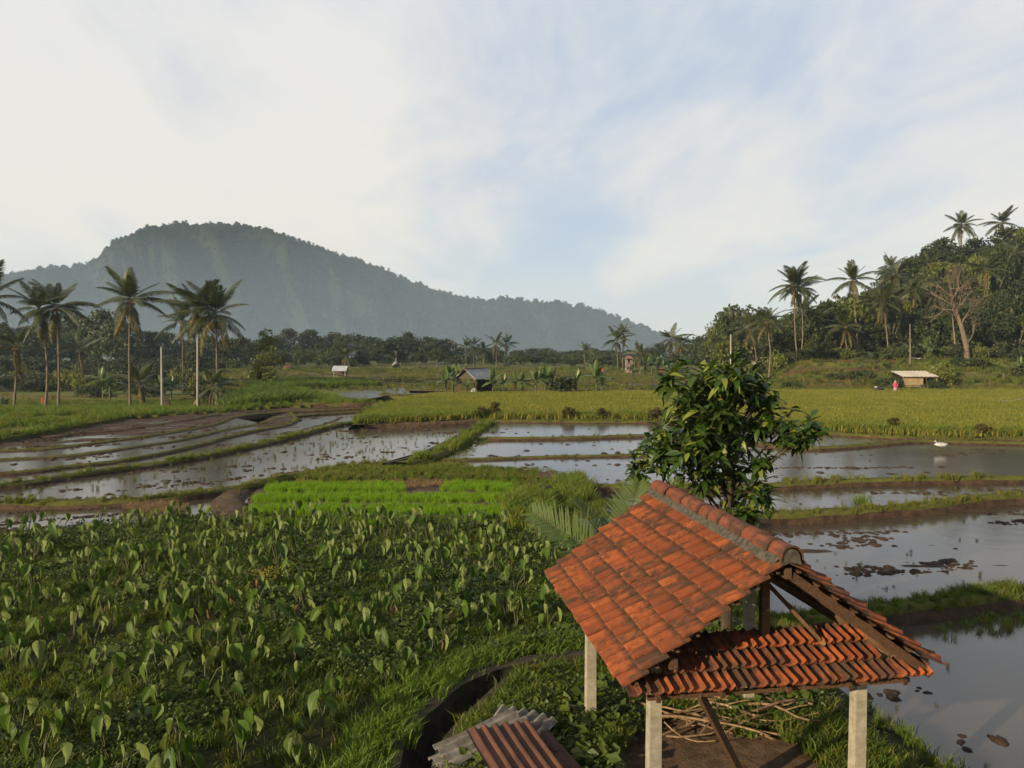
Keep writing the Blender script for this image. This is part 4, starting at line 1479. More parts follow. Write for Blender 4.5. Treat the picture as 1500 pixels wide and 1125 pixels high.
def leafy_tree():
    D0 = 15.6
    base = Vector(((1068 - 750) / FPX * D0, D0, -0.05))
    root = empty('leafy_tree', base, 'leafy green tree with long glossy leaves rising behind the tiled roof', 'tree')
    blobs = [(1054, 555, 38), (1003, 556, 24), (985, 564, 15), (1042, 588, 50), (1090, 566, 36), (1112, 582, 28), (1075, 690, 24), (1060, 688, 26), (1118, 688, 16), (1040, 625, 44), (1085, 650, 32), (1029, 612, 46), (1100, 607, 45), (1067, 640, 42), (1004, 655, 40), (975, 655, 38), (955, 682, 28), (1004, 680, 40),
             (1140, 634, 34), (1165, 640, 28), (1181, 636, 17), (1097, 714, 26), (1054, 722, 28), (1079, 752, 20), (1019, 704, 32), (1035, 665, 34), (1110, 735, 18), (940, 700, 16), (1095, 765, 12)]
    rg = np.random.default_rng(5)
    tips = []
    for bx, by, br in blobs:
        c = np.array(atd(bx, by + 1, D0 + rg.normal(0, 0.35)))
        r = br / FPX * D0
        n = max(6, int(r * r * 56))
        for _ in range(n):
            g = rg.normal(0, 1, 3)
            g /= np.linalg.norm(g)
            q = c + g * r * (0.35 + 0.65 * rg.random() ** 0.6) * np.array([1, 1.1, 1])
            tips.append((q, g, c))
    trunk = MB()
    tp = [(0, 0, -0.3), (0.04, 0.03, 1.0), (-0.03, 0.05, 2.2), (0.05, 0, 3.2), (-0.02, 0.02, 4.4), (-0.1, 0, 5.3)]
    trunk.tube(tp, [0.13, 0.105, 0.09, 0.075, 0.05, 0.02], 8)
    for bx, by, br in blobs:
        c = np.array(atd(bx, by, D0 + 0.1)) - np.array(base)
        zb = min(max(c[2] - 1.0 - 0.3 * abs(c[0]), 1.7), 5.0)
        s = np.array([np.interp(zb, [p[2] for p in tp], [p[k] for p in tp]) for k in range(3)])
        m = (s + c) / 2 + np.array([0, 0, -0.12 + 0.2 * rg.random()]) + rg.normal(0, 0.06, 3)
        trunk.tube([s, m * 0.6 + s * 0.4, m * 0.6 + c * 0.4, c], [0.032, 0.025, 0.018, 0.010], 6)
    for q, g, c in tips[::3]:
        a, b = c - np.array(base), q - np.array(base)
        trunk.tube([a, (a + b) / 2 + rg.normal(0, 0.04, 3), b], [0.012, 0.009, 0.005], 4)
    trunk.obj('trunk', MT['bark_dark'], root, True)
    vars_ = [lance_leaf(0.30, 0.115, d, f) for d, f in ((0.25, 0.35), (0.5, 0.3), (0.8, 0.25))]
    items = []
    for q, g, c in tips:
        n = rg.integers(8, 13)
        a0 = rg.random() * 6.28
        for k in range(n):
            el = rg.normal(0.15, 0.45) + (0.35 if g[2] > 0.6 else 0)
            items.append((q + rg.normal(0, 0.02, 3) + np.array([0, 0, 0.02 * k]), a0 + k * 2.4 + rg.normal(0, 0.2), -el, rg.normal(0, 0.35), rg.integers(0, 3), rg.uniform(0.55, 1.25)))
    items.sort(key=lambda t: t[0][1])
    meshes = [MB().add(v, f).mesh('leaf', MT['mango'], True) for v, f in vars_]
    pick = set(i for i in rg.choice(min(900, len(items)), min(300, len(items)), replace=False))
    fol = MB()
    for i, (p, rz, ry, rx, k, s) in enumerate(items):
        if i in pick:
            o = place('leaf', meshes[k], root)
            o.location = Vector(p) - base
            o.rotation_euler = (Matrix.Rotation(rz, 3, 'Z') @ Matrix.Rotation(ry, 3, 'Y') @ Matrix.Rotation(rx, 3, 'X')).to_euler()
            o.scale = (s, s, s)
        else:
            v, f = vars_[k]
            fol.add(v * s @ rotm(rz, ry, rx).T + (p - np.array(base)), f)
    tag(fol.obj('foliage', MT['mango'], root, True), kind='stuff')


leafy_tree()


# =================================================================== PALMS
def frond_mesh(name, L, n, ll, sag, mat, droop=0.6, w=0.05, vfold=0.5, seed=0, seg=2):
    """a feather leaf: midrib along +x curving down, leaflets both sides"""
    rg = np.random.default_rng(seed)
    m = MB()
    s = np.linspace(0, 1, 12)
    pr = np.stack([L * (s - 0.10 * sag * s ** 2), np.zeros(12), -sag * L * 0.55 * s ** 2.2], 1)
    m.tube(pr, np.linspace(0.045, 0.008, 12) * max(L / 4.0, 0.35), 5, 1)
    t = np.linspace(0.16, 0.99, n)
    for side in (-1, 1):
        for ti in t:
            if rg.random() < 0.06:
                continue
            p = np.array([np.interp(ti, s, pr[:, k]) for k in range(3)])
            tan = np.array([np.interp(min(ti + .03, 1), s, pr[:, k]) for k in range(3)]) - np.array([np.interp(ti - .03, s, pr[:, k]) for k in range(3)])
            tan /= np.linalg.norm(tan) + 1e-9
            le = ll * rg.uniform(0.8, 1.1) * (0.55 + 0.45 * math.sin(min(ti * 1.25, 1) * math.pi * 0.62 + 0.6)) * (1 - 0.5 * max(ti - 0.75, 0) / 0.25) * rg.uniform(0.85, 1.1)
            sw = 0.55 + 0.5 * ti + rg.normal(0, 0.06)
            d = tan * sw + np.array([0, side, 0]) + np.array([0, 0, vfold * (1 - 0.6 * ti)])
            d /= np.linalg.norm(d)
            wv = tan * w / 2
            pts = [p]
            dd = d.copy()
            for k in range(seg):
                dd = dd + np.array([0, 0, -droop * (0.45 + 0.5 * k)])
                dd /= np.linalg.norm(dd)
                pts.append(pts[-1] + dd * le / seg)
            V = [p - wv * 0.5, p + wv * 0.5]
            for k, q in enumerate(pts[1:-1]):
                V += [q - wv, q + wv]
            V += [pts[-1]]
            f4 = [(2 * k, 2 * k + 1, 2 * k + 3, 2 * k + 2) for k in range(seg - 1)]
            e = 2 * (seg - 1)
            m.add(V, f4 if f4 else [])
            m.f.append((np.array([[e, e + 1, e + 2]]) + m.n - len(V), 0))
    return m.mesh(name, [mat, MT['palm_old'] if mat is MT['palm_old'] else MT['stalk']])


FR = {
    'up': [frond_mesh('frond', 4.0, 58, 1.15, 0.4, MT['palm'], 0.55, 0.08, 0.5, i) for i in range(2)],
    'mid': [frond_mesh('frond', 4.3, 60, 1.25, 0.85, MT['palm'], 0.95, 0.08, 0.3, 5 + i) for i in range(2)],
    'low': [frond_mesh('frond', 4.1, 56, 1.2, 1.0, MT['palm'], 1.3, 0.08, 0.05, 9 + i) for i in range(2)],
    'old': [frond_mesh('frond', 3.6, 34, 1.05, 0.9, MT['palm_old'], 1.5, 0.11, 0.0, 13 + i) for i in range(2)],
}


def coconuts():
    m = MB()
    for i in range(8):
        a = i * 0.8
        v = clod(40 + i)
        V = v.v[0] * 0.30 + np.array([math.cos(a) * 0.32, math.sin(a) * 0.32, -0.25 - 0.12 * (i % 2)])
        m.add(V, v.f[0][0])
    return m.mesh('coconuts', MT['coco'], True)


COCO = coconuts()


def palm(base, top, label, frond=4.3, n=22, old=3, seed=0, group=None, bend=0.0, cat='palm tree', r=0.125, coco=True, az0=None, thin=1.0):
    rg = random.Random(seed * 7 + 3)
    base, top = Vector(base), Vector(top)
    root = empty('coconut_palm', base, label, cat, group)
    h = top - base
    pts = []
    for t in np.linspace(0, 1, 11):
        p = h * t
        side = Vector((1, 0.3, 0)) * bend * math.sin(t * math.pi)
        pts.append(p + side + Vector((rg.gauss(0, 0.02), 0, 0)))
    pts[0].z -= 0.4
    rad = [r * 1.45, r * 1.12] + [r * (1.0 - 0.035 * i) for i in range(9)]
    MB().tube(pts, rad, 8).obj('trunk', MT['bark'], root, True)
    k = frond / 4.3
    for i in range(n):
        f = (i + 0.5) / n
        el = math.radians(80 - 105 * f + rg.gauss(0, 7))
        kind = 'up' if f < 0.35 else ('mid' if f < 0.72 else 'low')
        if i >= n - old:
            kind, el = 'old', math.radians(rg.uniform(-75, -35))
        o = place('frond', rg.choice(FR[kind]), root)
        o.location = h + Vector((0, 0, 0.05 - 0.3 * f))
        az = i * 2.399 + rg.gauss(0, 0.4) + seed
        o.rotation_euler = (Matrix.Rotation(az, 3, 'Z') @ Matrix.Rotation(-el, 3, 'Y') @ Matrix.Rotation(rg.gauss(0, 0.25), 3, 'X')).to_euler()
        s = k * rg.uniform(0.72, 1.15) * (0.85 if f < 0.12 else 1)
        o.scale = (s, s * thin, s)
    if coco:
        c = place('coconuts', COCO, root)
        c.location = h
        c.scale = (k, k, k)
    return root


gL = 'coconut palms beside the left paddies'


def palm_px(bx, by, tx, ty, label, z=None, d=None, **kw):
    if d is None:
        d = 108
        kw['frond'] = kw['frond'] * 1.45
        kw.setdefault('r', 0.17)
    b = atd(bx, by, d)
    if kw.get('group') == gL:
        b.z = gz(b.x, b.y) + 0.1
    t = atd(tx, ty, b.y)
    return palm(b, t, label, **kw)


palm_px(191, 597, 191, 440, 'tall lone coconut palm with full crown and hanging brown fronds', seed=1, frond=4.1, n=24, old=5, bend=-0.12, group=gL)
palm_px(67, 609, 57, 452, 'coconut palm with bowed trunk, its crown touching a straight slim palm', seed=2, frond=3.5, n=21, old=4, bend=0.55, group=gL)
palm_px(86, 600, 83, 450, 'straight slim coconut palm whose crown touches that of the bow-trunked palm', seed=3, frond=3.7, n=20, old=3, bend=0.1, group=gL)
palm_px(21, 620, 23, 508, 'short coconut palm with dead brown stubs under its upright fronds', seed=4, frond=3.3, n=15, old=4, bend=0.15, group=gL)
palm_px(-26, 615, -18, 438, 'coconut palm cut off by the edge of the view, only its frond ends showing', seed=5, frond=4.4, n=22, old=3, group=gL)
palm_px(317, 594, 316, 460, 'coconut palm with full crown just right of the taller concrete pole', seed=6, frond=4.2, n=24, old=4, bend=0.1, group=gL)
palm_px(291, 588, 288, 452, 'coconut palm with a narrower crown, its trunk in line with the taller concrete pole', seed=7, frond=3.6, n=18, old=4, group=gL)
palm_px(268, 562, 267, 470, 'smaller coconut palm further back, crown just left of the pair by the poles', d=150, seed=8, frond=5.6, n=17, old=2, group=gL)
palm_px(121, 566, 117, 512, 'small pale palm in the dark strip between the twin palms and the lone palm', d=165, seed=9, frond=5.4, n=16, old=3, group=gL, thin=0.8)
palm_px(206, 595, 205, 563, 'low young palm growing at the foot of the lone tall palm', d=112, seed=10, frond=4.2, n=14, old=4, group=gL, coco=False)
palm_px(312, 592, 311, 566, 'low bushy young palm beside the pale bare trunk of the pair', d=106, seed=11, frond=3.9, n=14, old=2, group=gL, coco=False)
palm_px(8, 612, 6, 604, 'stubby brownish palm seedling on the meadow at the edge of the view', d=88, seed=12, frond=1.9, n=9, old=4, group=gL, coco=False)
gM = 'small hazy palms at the far side of the fields'
for i, (bx, by, tx, ty, d, fr, lb) in enumerate((
        (905, 545, 904, 498, 190, 4.2, 'shorter of two hazy palms that stand close together above the pink house'), (912, 545, 913, 488, 192, 4.0, 'taller of two hazy palms that stand close together above the pink house'),
        (985, 546, 983, 497, 170, 4.6, 'broad hazy palm beyond the leafy tree, standing before the gap in the hills'), (996, 546, 997, 503, 178, 3.6, 'narrow hazy palm close beside the broad one before the gap in the hills'),
        (938, 545, 938, 517, 165, 3.6, 'bushy low palm between the pink house and the banana clump'), (683, 545, 683, 508, 255, 4.2, 'first hazy palm of the row over the banana hut'), (694, 545, 694, 506, 258, 4.2, 'second hazy palm of the row over the banana hut'),
        (709, 545, 708, 512, 262, 4.0, 'third and lowest hazy palm of the row over the banana hut'), (727, 545, 727, 503, 255, 4.6, 'tallest hazy palm of the row over the banana hut'), (743, 545, 742, 504, 259, 4.5, 'last hazy palm of the row over the banana hut'),
        (857, 545, 857, 515, 240, 4.0, 'lone small hazy palm before the dark wood right of the banana row'), (506, 548, 506, 522, 180, 3.4, 'small dim palm in the wood behind the silver-roofed shelter'))):
    palm_px(bx, by, tx, ty, lb, d=d, seed=30 + i, frond=fr, n=15, old=2, group=gM, coco=False)
gR_ = 'coconut palms on the wooded slope'
for i, (bx, by, tx, ty, d, fr, lb, n) in enumerate((
        (1168, 533, 1163, 417, 132, 4.6, 'tall palm with full crown standing free against the sky, left of a slim palm', 26), (1176, 528, 1178, 455, 150, 4.2, 'lower palm half hidden behind the tall free-standing double-trunked palm', 18),
        (1258, 524, 1249, 410, 138, 4.3, 'slim leaning palm with airy crown against the sky, its trunk pale', 22), (1302, 530, 1294, 442, 136, 4.8, 'wide yellowish palm in front of the dark slope with long drooping fronds', 24),
        (1322, 520, 1312, 402, 165, 4.6, 'palm whose crown tops the slope behind the wide yellowish palm', 20), (1247, 527, 1238, 478, 134, 3.8, 'dark leaning palm with hanging brown fronds under the slim leaning palm', 18),
        (1126, 548, 1123, 470, 120, 3.8, 'medium palm with a one-sided long frond, left of the tall double-trunked palm', 19), (1108, 527, 1098, 482, 138, 4.2, 'low spreading palm nearest the pale concrete pole and the leafy tree', 20),
        (1411, 400, 1408, 330, 205, 5.4, 'big palm on the crest of the wooded slope, its whole crown above the trees', 24), (1470, 410, 1468, 326, 208, 5.0, 'palm on the crest close to the edge of the view', 20),
        (1446, 512, 1445, 396, 160, 4.2, 'tall straight palm with dim crown in front of the slope beside the bare tree', 18), (1368, 470, 1362, 388, 190, 4.4, 'dim palm buried in the treetops left of the crest palm', 16),
        (1285, 556, 1281, 530, 118, 3.0, 'low dark scrubby palm above the tilled terraces', 13), (1476, 560, 1470, 548, 108, 1.9, 'small yellow young palm on the weedy slope at the edge of the view', 10),
        (1340, 500, 1338, 425, 150, 4.3, 'dusky palm between the wide yellowish palm and the bare tree', 18), (1205, 520, 1200, 470, 146, 4.2, 'squat palm in the dark gap right of the double-trunked palm', 16), (1490, 470, 1486, 372, 175, 4.6, 'half-hidden palm below the crest at the edge of the view', 18), (1078, 520, 1072, 478, 175, 4.2, 'hazy palm in the low end of the wooded slope', 15), (1300, 430, 1304, 392, 185, 4.4, 'thin palm peeping over the slope left of the twin crowns', 16), (1172, 534, 1171, 424, 134, 4.3, 'second trunk and crown pressed against the tall free-standing palm', 18))):
    b = atd(bx, by, d)
    if i not in (8, 9, 11, 16, 18):
        b.z = min(b.z, gz(b.x, b.y) + 0.2)
    palm(b, atd(tx, ty, d), lb, frond=fr, n=n, old=4 if i in (3, 5, 12) else 2, seed=60 + i, group=gR_, coco=i not in (12, 13), bend=random.gauss(0, 0.35))

# young palm behind the shelter
FN = [frond_mesh('frond', 1.9, 31, 0.66, s, MT['palm_near'], dr, 0.046, 0.7, 90 + i, 3) for i, (s, dr) in enumerate(((0.25, 0.02), (0.6, 0.08)))]
b = Vector((1.95, 14.2, -0.1))
yp = empty('young_palm', b, 'young coconut palm fanning its feather leaves out behind the tile roof', 'palm tree')
MB().tube([(0, 0, -0.2), (0, 0, 1.0), (0.02, 0, 2.1)], [0.12, 0.09, 0.06], 8).obj('trunk', MT['bark'], yp, True)
for i, (az, el, k, s) in enumerate(((176, 36, 0, 1.0), (150, 62, 0, 0.8), (196, 2, 1, 0.6), (60, 60, 0, 1.0), (20, 45, 1, 1.0), (100, 35, 1, 1.0), (250, 25, 1, 0.8))):
    o = place('frond', FN[k], yp)
    o.location = (0, 0, 2.0)
    o.rotation_euler = (Matrix.Rotation(R(az), 3, 'Z') @ Matrix.Rotation(-R(el), 3, 'Y') @ Matrix.Rotation(R(-60 if i == 0 else 0), 3, 'X')).to_euler()
    o.scale = (s, s, s)

# =================================================================== TREES
def crown_mesh(seed, kind, mat):
    if kind == 'round':
        m = crown_cards(seed, ellip(seed, 46, 0.95, 0.62, 0.62, -0.6), 0.27, 58, 0.125, 0.15)
    elif kind == 'tall':
        m = crown_cards(seed, ellip(seed, 46, 0.62, 0.95, 0.95, -0.75), 0.25, 55, 0.12, 0.1)
    elif kind == 'bush':
        m = crown_cards(seed, ellip(seed, 26, 0.85, 0.55, 0.42, -0.5), 0.3, 46, 0.15, 0.1)
    else:   # umbrella: layered flat sprays
        rg = np.random.default_rng(seed)
        cl = []
        for lv in range(5):
            z = 0.25 + lv * 0.20
            rr = (0.75, 0.98, 0.9, 0.66, 0.35)[lv]
            for k in range(14):
                a = rg.random() * 6.28
                q = rr * math.sqrt(rg.random())
                cl.append((q * math.cos(a), q * math.sin(a), z + rg.normal(0, 0.03)))
        m = crown_cards(seed, cl, 0.2, 34, 0.11, 0.8)
        m.v[0][:, 2] = m.v[0][:, 2]
    return m.mesh('crown', mat)


def trunk_mesh(seed, h, spread, r, mat, zc=0.0, limbs=6):
    rg = np.random.default_rng(seed)
    m = MB()
    p = [(0, 0, -0.15 * h), (0.01, 0, 0.3 * h), (rg.normal(0, 0.03), rg.normal(0, 0.03), 0.65 * h), (rg.normal(0, 0.05), rg.normal(0, 0.05), h)]
    m.tube(p, [r, r * 0.85, r * 0.7, r * 0.45], 7)
    for k in range(limbs):
        a = k * 6.28 / limbs + rg.random()
        z = h * rg.uniform(0.5, 0.95)
        e = np.array([math.cos(a) * spread * rg.uniform(0.5, 0.8), math.sin(a) * spread * rg.uniform(0.5, 0.8), h + zc * rg.uniform(0.3, 0.9)])
        s = np.array([0, 0, z])
        m.tube([s, s * 0.5 + e * 0.5 + np.array([0, 0, -0.03]), e], [r * 0.45, r * 0.32, r * 0.12], 5)
    return m.mesh('trunk', mat)


CR, TK = {}, {}
for mk in ('tree_dark', 'tree_mid', 'tree_light', 'tree_haze'):
    for kd in ('round', 'tall', 'umbrella', 'bush'):
        if (mk, kd) in (('tree_light', 'umbrella'), ('tree_haze', 'bush')):
            continue
        CR[mk, kd] = [crown_mesh(400 + 10 * i + len(mk) + len(kd), kd, MT[mk]) for i in range(2 if mk != 'tree_dark' else 3)]
for i in range(3):
    TK['round', i] = trunk_mesh(500 + i, 0.55, 0.7, 0.045, MT['bark_grey'], 0.5)
    TK['umbrella', i] = trunk_mesh(510 + i, 0.62, 0.9, 0.030, MT['bark_grey'], 0.45, 8)


def tree(p, rad, hgt, kind, mk, label, group, seed, cat='tree', trunk=0.35):
    """p foot, rad crown radius, hgt full height, trunk: share of the height below the crown"""
    rg = random.Random(seed)
    name = 'bush' if kind == 'bush' else 'tree'
    root = empty(name, p, label, cat, group, rg.random() * 6.28)
    zc = hgt * trunk
    c = place('crown', rg.choice(CR[mk, kind]), root)
    top = {'round': 1.35, 'tall': 1.95, 'umbrella': 1.2, 'bush': 1.1}[kind]
    c.location = (0, 0, zc)
    c.scale = (rad, rad, (hgt - zc) / top)
    if kind != 'bush':
        t = place('trunk', TK['umbrella' if kind == 'umbrella' else 'round', rg.randrange(3)], root)
        t.scale = (rad, rad, (zc + (hgt - zc) * 0.45) / 0.6)
    return root


rg = random.Random(11)
# wood across the far side of the fields, in three depths
gF = 'hazy trees of the wood below the mountain'
lbF = {'umbrella': 'hazy flat-crowned tree in the wood at the foot of the mountain', 'round': 'hazy round-crowned tree in the wood at the foot of the mountain', 'tall': 'hazy upright tree in the wood at the foot of the mountain'}
for i, (px, ty, rp, kd, d) in enumerate((
        (395, 492, 26, 'round', 300), (425, 490, 30, 'umbrella', 330), (455, 483, 26, 'tall', 340), (487, 482, 28, 'tall', 350), (515, 492, 26, 'round', 330), (545, 489, 30, 'umbrella', 300), (580, 488, 38, 'round', 262), (600, 492, 30, 'umbrella', 270), (628, 501, 22, 'umbrella', 285), (652, 500, 24, 'umbrella', 290),
        (672, 506, 18, 'tall', 300), (700, 508, 20, 'round', 320), (720, 507, 22, 'round', 330), (760, 509, 22, 'tall', 290), (778, 511, 22, 'umbrella', 330), (800, 511, 20, 'umbrella', 340), (822, 514, 22, 'round', 330), (842, 514, 22, 'umbrella', 350), (866, 514, 22, 'umbrella', 330), (890, 515, 20, 'round', 320),
        (922, 512, 20, 'umbrella', 330), (950, 508, 20, 'round', 300), (966, 506, 18, 'umbrella', 310), (1005, 506, 18, 'round', 300), (1030, 498, 20, 'round', 260), (440, 505, 22, 'round', 255), (470, 508, 22, 'umbrella', 250), (497, 506, 20, 'round', 240), (535, 508, 18, 'round', 245), (555, 512, 18, 'tall', 250), (612, 512, 16, 'round', 235), (640, 515, 16, 'round', 235),
        (664, 518, 14, 'round', 230), (745, 520, 16, 'round', 262), (770, 521, 20, 'round', 250), (790, 522, 16, 'round', 255), (812, 522, 16, 'round', 250), (835, 524, 14, 'round', 240), (880, 524, 14, 'round', 245), (900, 525, 14, 'round', 230), (948, 524, 14, 'round', 225), (372, 500, 22, 'tall', 250), (410, 512, 20, 'round', 225), (348, 498, 24, 'round', 260), (318, 496, 26, 'umbrella', 250))):
    p = atd(px, 545, d)
    p.z = gz(p.x, p.y) - 0.1
    hgt = (atd(px, ty, d).z - p.z) * rg.uniform(0.85, 1.22)
    tree(p, rp / FPX * d * rg.uniform(0.8, 1.2), hgt, kd, 'tree_haze', lbF[kd], gF, 900 + i, trunk=0.22)
for i in range(46):
    px = 330 + i * 15.6 + rg.uniform(-6, 6)
    d = rg.uniform(215, 300)
    p = Vector(((px - 750) / FPX * d, d, 0))
    p.z = gz(p.x, d)
    tree(p, rg.uniform(2.2, 4.2), rg.uniform(2.8, 5.5), 'bush', 'tree_mid', 'low round bush at the foot of the hazy wood', 'low bushes along the far wood', 1000 + i, 'bush', 0.0)
# wooded strip behind the palms beside the left paddies
gW = 'trees of the dark strip behind the left palms'
lbW = {'umbrella': 'feathery flat-layered tree in the dark strip behind the coconut palms', 'round': 'rounded dark tree in the strip behind the coconut palms', 'tall': 'upright dark tree in the strip behind the coconut palms'}
for i, (px, ty, rp, kd, d) in enumerate((
        (-30, 470, 60, 'umbrella', 125), (30, 480, 45, 'umbrella', 140), (75, 484, 40, 'umbrella', 130), (112, 463, 48, 'umbrella', 150), (150, 455, 44, 'umbrella', 130), (178, 472, 42, 'umbrella', 120), (215, 486, 40, 'umbrella', 140), (245, 488, 34, 'umbrella', 150), (275, 500, 34, 'umbrella', 165), (300, 492, 36, 'umbrella', 180), (340, 498, 34, 'umbrella', 180),
        (0, 520, 36, 'round', 105), (45, 522, 34, 'round', 108), (95, 524, 34, 'round', 112), (140, 522, 32, 'round', 108), (165, 530, 26, 'round', 100), (225, 528, 30, 'round', 105), (250, 520, 26, 'tall', 112), (285, 512, 26, 'round', 100), (330, 524, 26, 'round', 120), (-50, 520, 40, 'round', 100), (185, 520, 26, 'round', 115), (60, 500, 34, 'tall', 135), (130, 500, 34, 'tall', 135), (205, 505, 32, 'round', 135))):
    d = d * 1.45 + 60
    p = atd(px, 560, d)
    p.z = gz(p.x, d) - 0.2
    tree(p, rp / FPX * d, atd(px, ty, d).z - p.z, kd, 'tree_mid' if kd == 'umbrella' else 'tree_dark', lbW[kd], gW, 1100 + i, trunk=0.30 if kd == 'umbrella' else 0.12)
for i in range(40):
    px = -60 + i * 10 + rg.uniform(-5, 5)
    d = rg.uniform(128, 175)
    p = Vector(((px - 750) / FPX * d, d, 0))
    p.z = gz(p.x, d)
    tree(p, rg.uniform(1.8, 3.8), rg.uniform(2.2, 5.0), 'bush', rg.choice(('tree_mid', 'tree_dark', 'tree_mid', 'tree_light')), 'low bush in the undergrowth behind the coconut palms', 'bushes in the undergrowth behind the left palms', 1200 + i, 'bush', 0.0)
# slim light tree in the fields
for p_, r_, h_, lb in ((atd(380, 566, 112), 3.0, 0, ''),):
    b = Vector((p_.x, p_.y, 0.5))
    t = empty('tree', b, 'slim leaning yellow-green tree alone among the fields right of the palms', 'tree')
    cl = []
    g2 = np.random.default_rng(8)
    for bx, by, br in ((392, 496, 9), (395, 506, 11), (388, 517, 12), (393, 526, 12), (383, 533, 14), (392, 540, 11), (375, 543, 13), (369, 552, 11), (383, 552, 13), (394, 550, 8)):
        for k in range(5):
            q = atd(bx + g2.normal(0, br * .45), by + g2.normal(0, br * .4), 112 + g2.normal(0, .8)) - b
            cl.append(tuple(q))
    crown_cards(77, cl, 0.75, 60, 0.36).obj('crown', MT['tree_light'], t)
    MB().tube([(0, 0, -0.3), (0.1, 0, 1.6), (0.8, 0, 4), (1.6, 0, 6.5)], [0.16, 0.14, 0.1, 0.04], 6).obj('trunk', MT['bark_dark'], t, True)

# wooded slope on the right
gS = 'jungle trees packed on the right-hand slope'.replace('right-hand ', 'wooded ')
lbS = {'round': 'dark broad tree among many on the wooded slope', 'tall': 'dark upright tree among many on the wooded slope', 'umbrella': 'open layered tree among many on the wooded slope'}
n = 0
SKX = [1020, 1040, 1050, 1090, 1150, 1200, 1240, 1290, 1320, 1350, 1400, 1440, 1500, 1800]
SKYL = [500, 478, 452, 440, 455, 436, 430, 408, 385, 354, 358, 342, 314, 275]
for d0 in (142, 152, 163, 175, 188, 202, 218):
    for k in range(17):
        a = 0.27 + k * 0.0275 + rg.uniform(-0.010, 0.010)
        d = d0 + rg.uniform(-4, 4)
        if d < 150 and (a < 0.33):
            continue
        x = a * d
        kd = rg.choice(('round', 'round', 'tall', 'tall', 'umbrella'))
        hgt = rg.uniform(6.5, 14.5) * (0.85 if d < 150 else 1.0)
        mk = rg.choice(('tree_dark', 'tree_dark', 'tree_dark', 'tree_dark', 'tree_mid', 'tree_mid', 'tree_light') if kd != 'umbrella' else ('tree_dark', 'tree_mid'))
        lim = atd(1, np.interp(750 + FPX * a, SKX, SKYL) + rg.uniform(-4, 26), d).z - gz(x, d)
        if lim < 3.5:
            continue
        hgt = min(hgt, lim)
        tree(Vector((x, d, gz(x, d) - 0.5)), rg.uniform(2.8, 5.8) * min(1, hgt / 7), hgt, kd, mk, lbS[kd], gS, 1300 + n, trunk=0.10)
        n += 1
for i, (px, ty, rp, d, kd, lb) in enumerate(((1085, 446, 44, 215, 'round', 'big hazy rounded tree at the low end of the wooded slope'), (1060, 478, 26, 190, 'round', 'smaller hazy tree at the very end of the wooded slope'), (1040, 496, 24, 230, 'round', 'low hazy tree trailing off the wooded slope towards the valley'), (1215, 455, 34, 150, 'tall', 'dark rounded tree between the double-trunked palm and the slim palm'), (1375, 350, 34, 205, 'umbrella', 'airy layered tree on the crest left of the crest palm'),
                                       (1485, 330, 40, 205, 'round', 'dense crest tree at the edge of the view'), (1150, 470, 30, 170, 'tall', 'dim tree right behind the tall double-trunked palm'), (1100, 490, 34, 165, 'round', 'dark tree behind the low spreading palm'))):
    x = (px - 750) / FPX * d
    p = Vector((x, d, max(gz(x, d) - 0.5, 0.3)))
    tree(p, rp / FPX * d, atd(px, ty, d).z - p.z, kd, 'tree_dark' if i not in (0, 1, 2) else 'tree_mid', lb, None, 1500 + i, trunk=0.1)
for i in range(34):
    a = 0.31 + i * 0.0115 + rg.uniform(-0.004, 0.004)
    d = rg.uniform(128, 140) if a < 0.55 else rg.uniform(112, 138)
    x = a * d
    tree(Vector((x, d, gz(x, d))), rg.uniform(1.3, 2.6), rg.uniform(1.6, 3.6), 'bush', rg.choice(('tree_mid', 'tree_dark', 'tree_light')), 'bush at the foot of the wooded slope', 'bushes along the foot of the wooded slope', 1600 + i, 'bush', 0.0)
for i, (px, py, d, r_, h_, mk, lb) in enumerate(((1376, 548, 104, 2.0, 3.2, 'tree_light', 'bright green bush rising behind the pale-roofed hut'), (1262, 555, 109, 2.2, 1.7, 'tree_mid', 'cassava patch on the brown terrace'), (1225, 557, 109, 1.8, 1.3, 'tree_mid', 'smaller cassava patch left on the brown terrace'), (1302, 562, 102, 1.9, 1.9, 'tree_mid', 'dark bush against the tan wall of the pale-roofed hut'), (1372, 566, 99, 1.5, 1.6, 'tree_dark', 'dark bush beside the open end of the pale-roofed hut'),
                                                 (822, 575, 93, 2.2, 2.4, 'tree_dark', 'dense dark green bush in the banana row'), (1160, 562, 100, 1.6, 1.4, 'tree_mid', 'bush at the tilled terrace next to the leafy tree'))):
    x = (px - 750) / FPX * d
    tree(Vector((x, d, gz(x, d))), r_, h_, 'bush', mk, lb, None, 1700 + i, 'bush', 0.0)

# bare tree
bt = atd(1417, 532, 131)
bt.z = gz(bt.x, bt.y)
root = empty('bare_tree', bt, 'bare leafless tree with pale trunk and pinkish twigs before the dark slope', 'tree')
g3 = np.random.default_rng(4)
m = MB()
q = lambda px, py, dd=0: np.array(atd(px, py, 131 + dd) - bt)
tp = [q(1417, 534), q(1415, 505), q(1408, 478), q(1400, 455), q(1394, 440)]
m.tube(tp, [0.5, 0.42, 0.35, 0.28, 0.2], 8)
twigs = []


def branch(a, d, L, r, lv):
    e = a + d * L
    mid = (a + e) / 2 + g3.normal(0, L * 0.06, 3)
    m.tube([a, mid, e], [r, r * 0.8, r * 0.6], 5 if lv < 3 else 3)
    if lv == 4:
        twigs.append(e)
        return
    for k in range(3 if lv < 4 else 3):
        dd = d + g3.normal(0, 0.42, 3) + np.array([0, 0, 0.10])
        dd /= np.linalg.norm(dd)
        branch(e if k < 2 else mid, dd, L * g3.uniform(0.66, 0.86), r * 0.58, lv + 1)


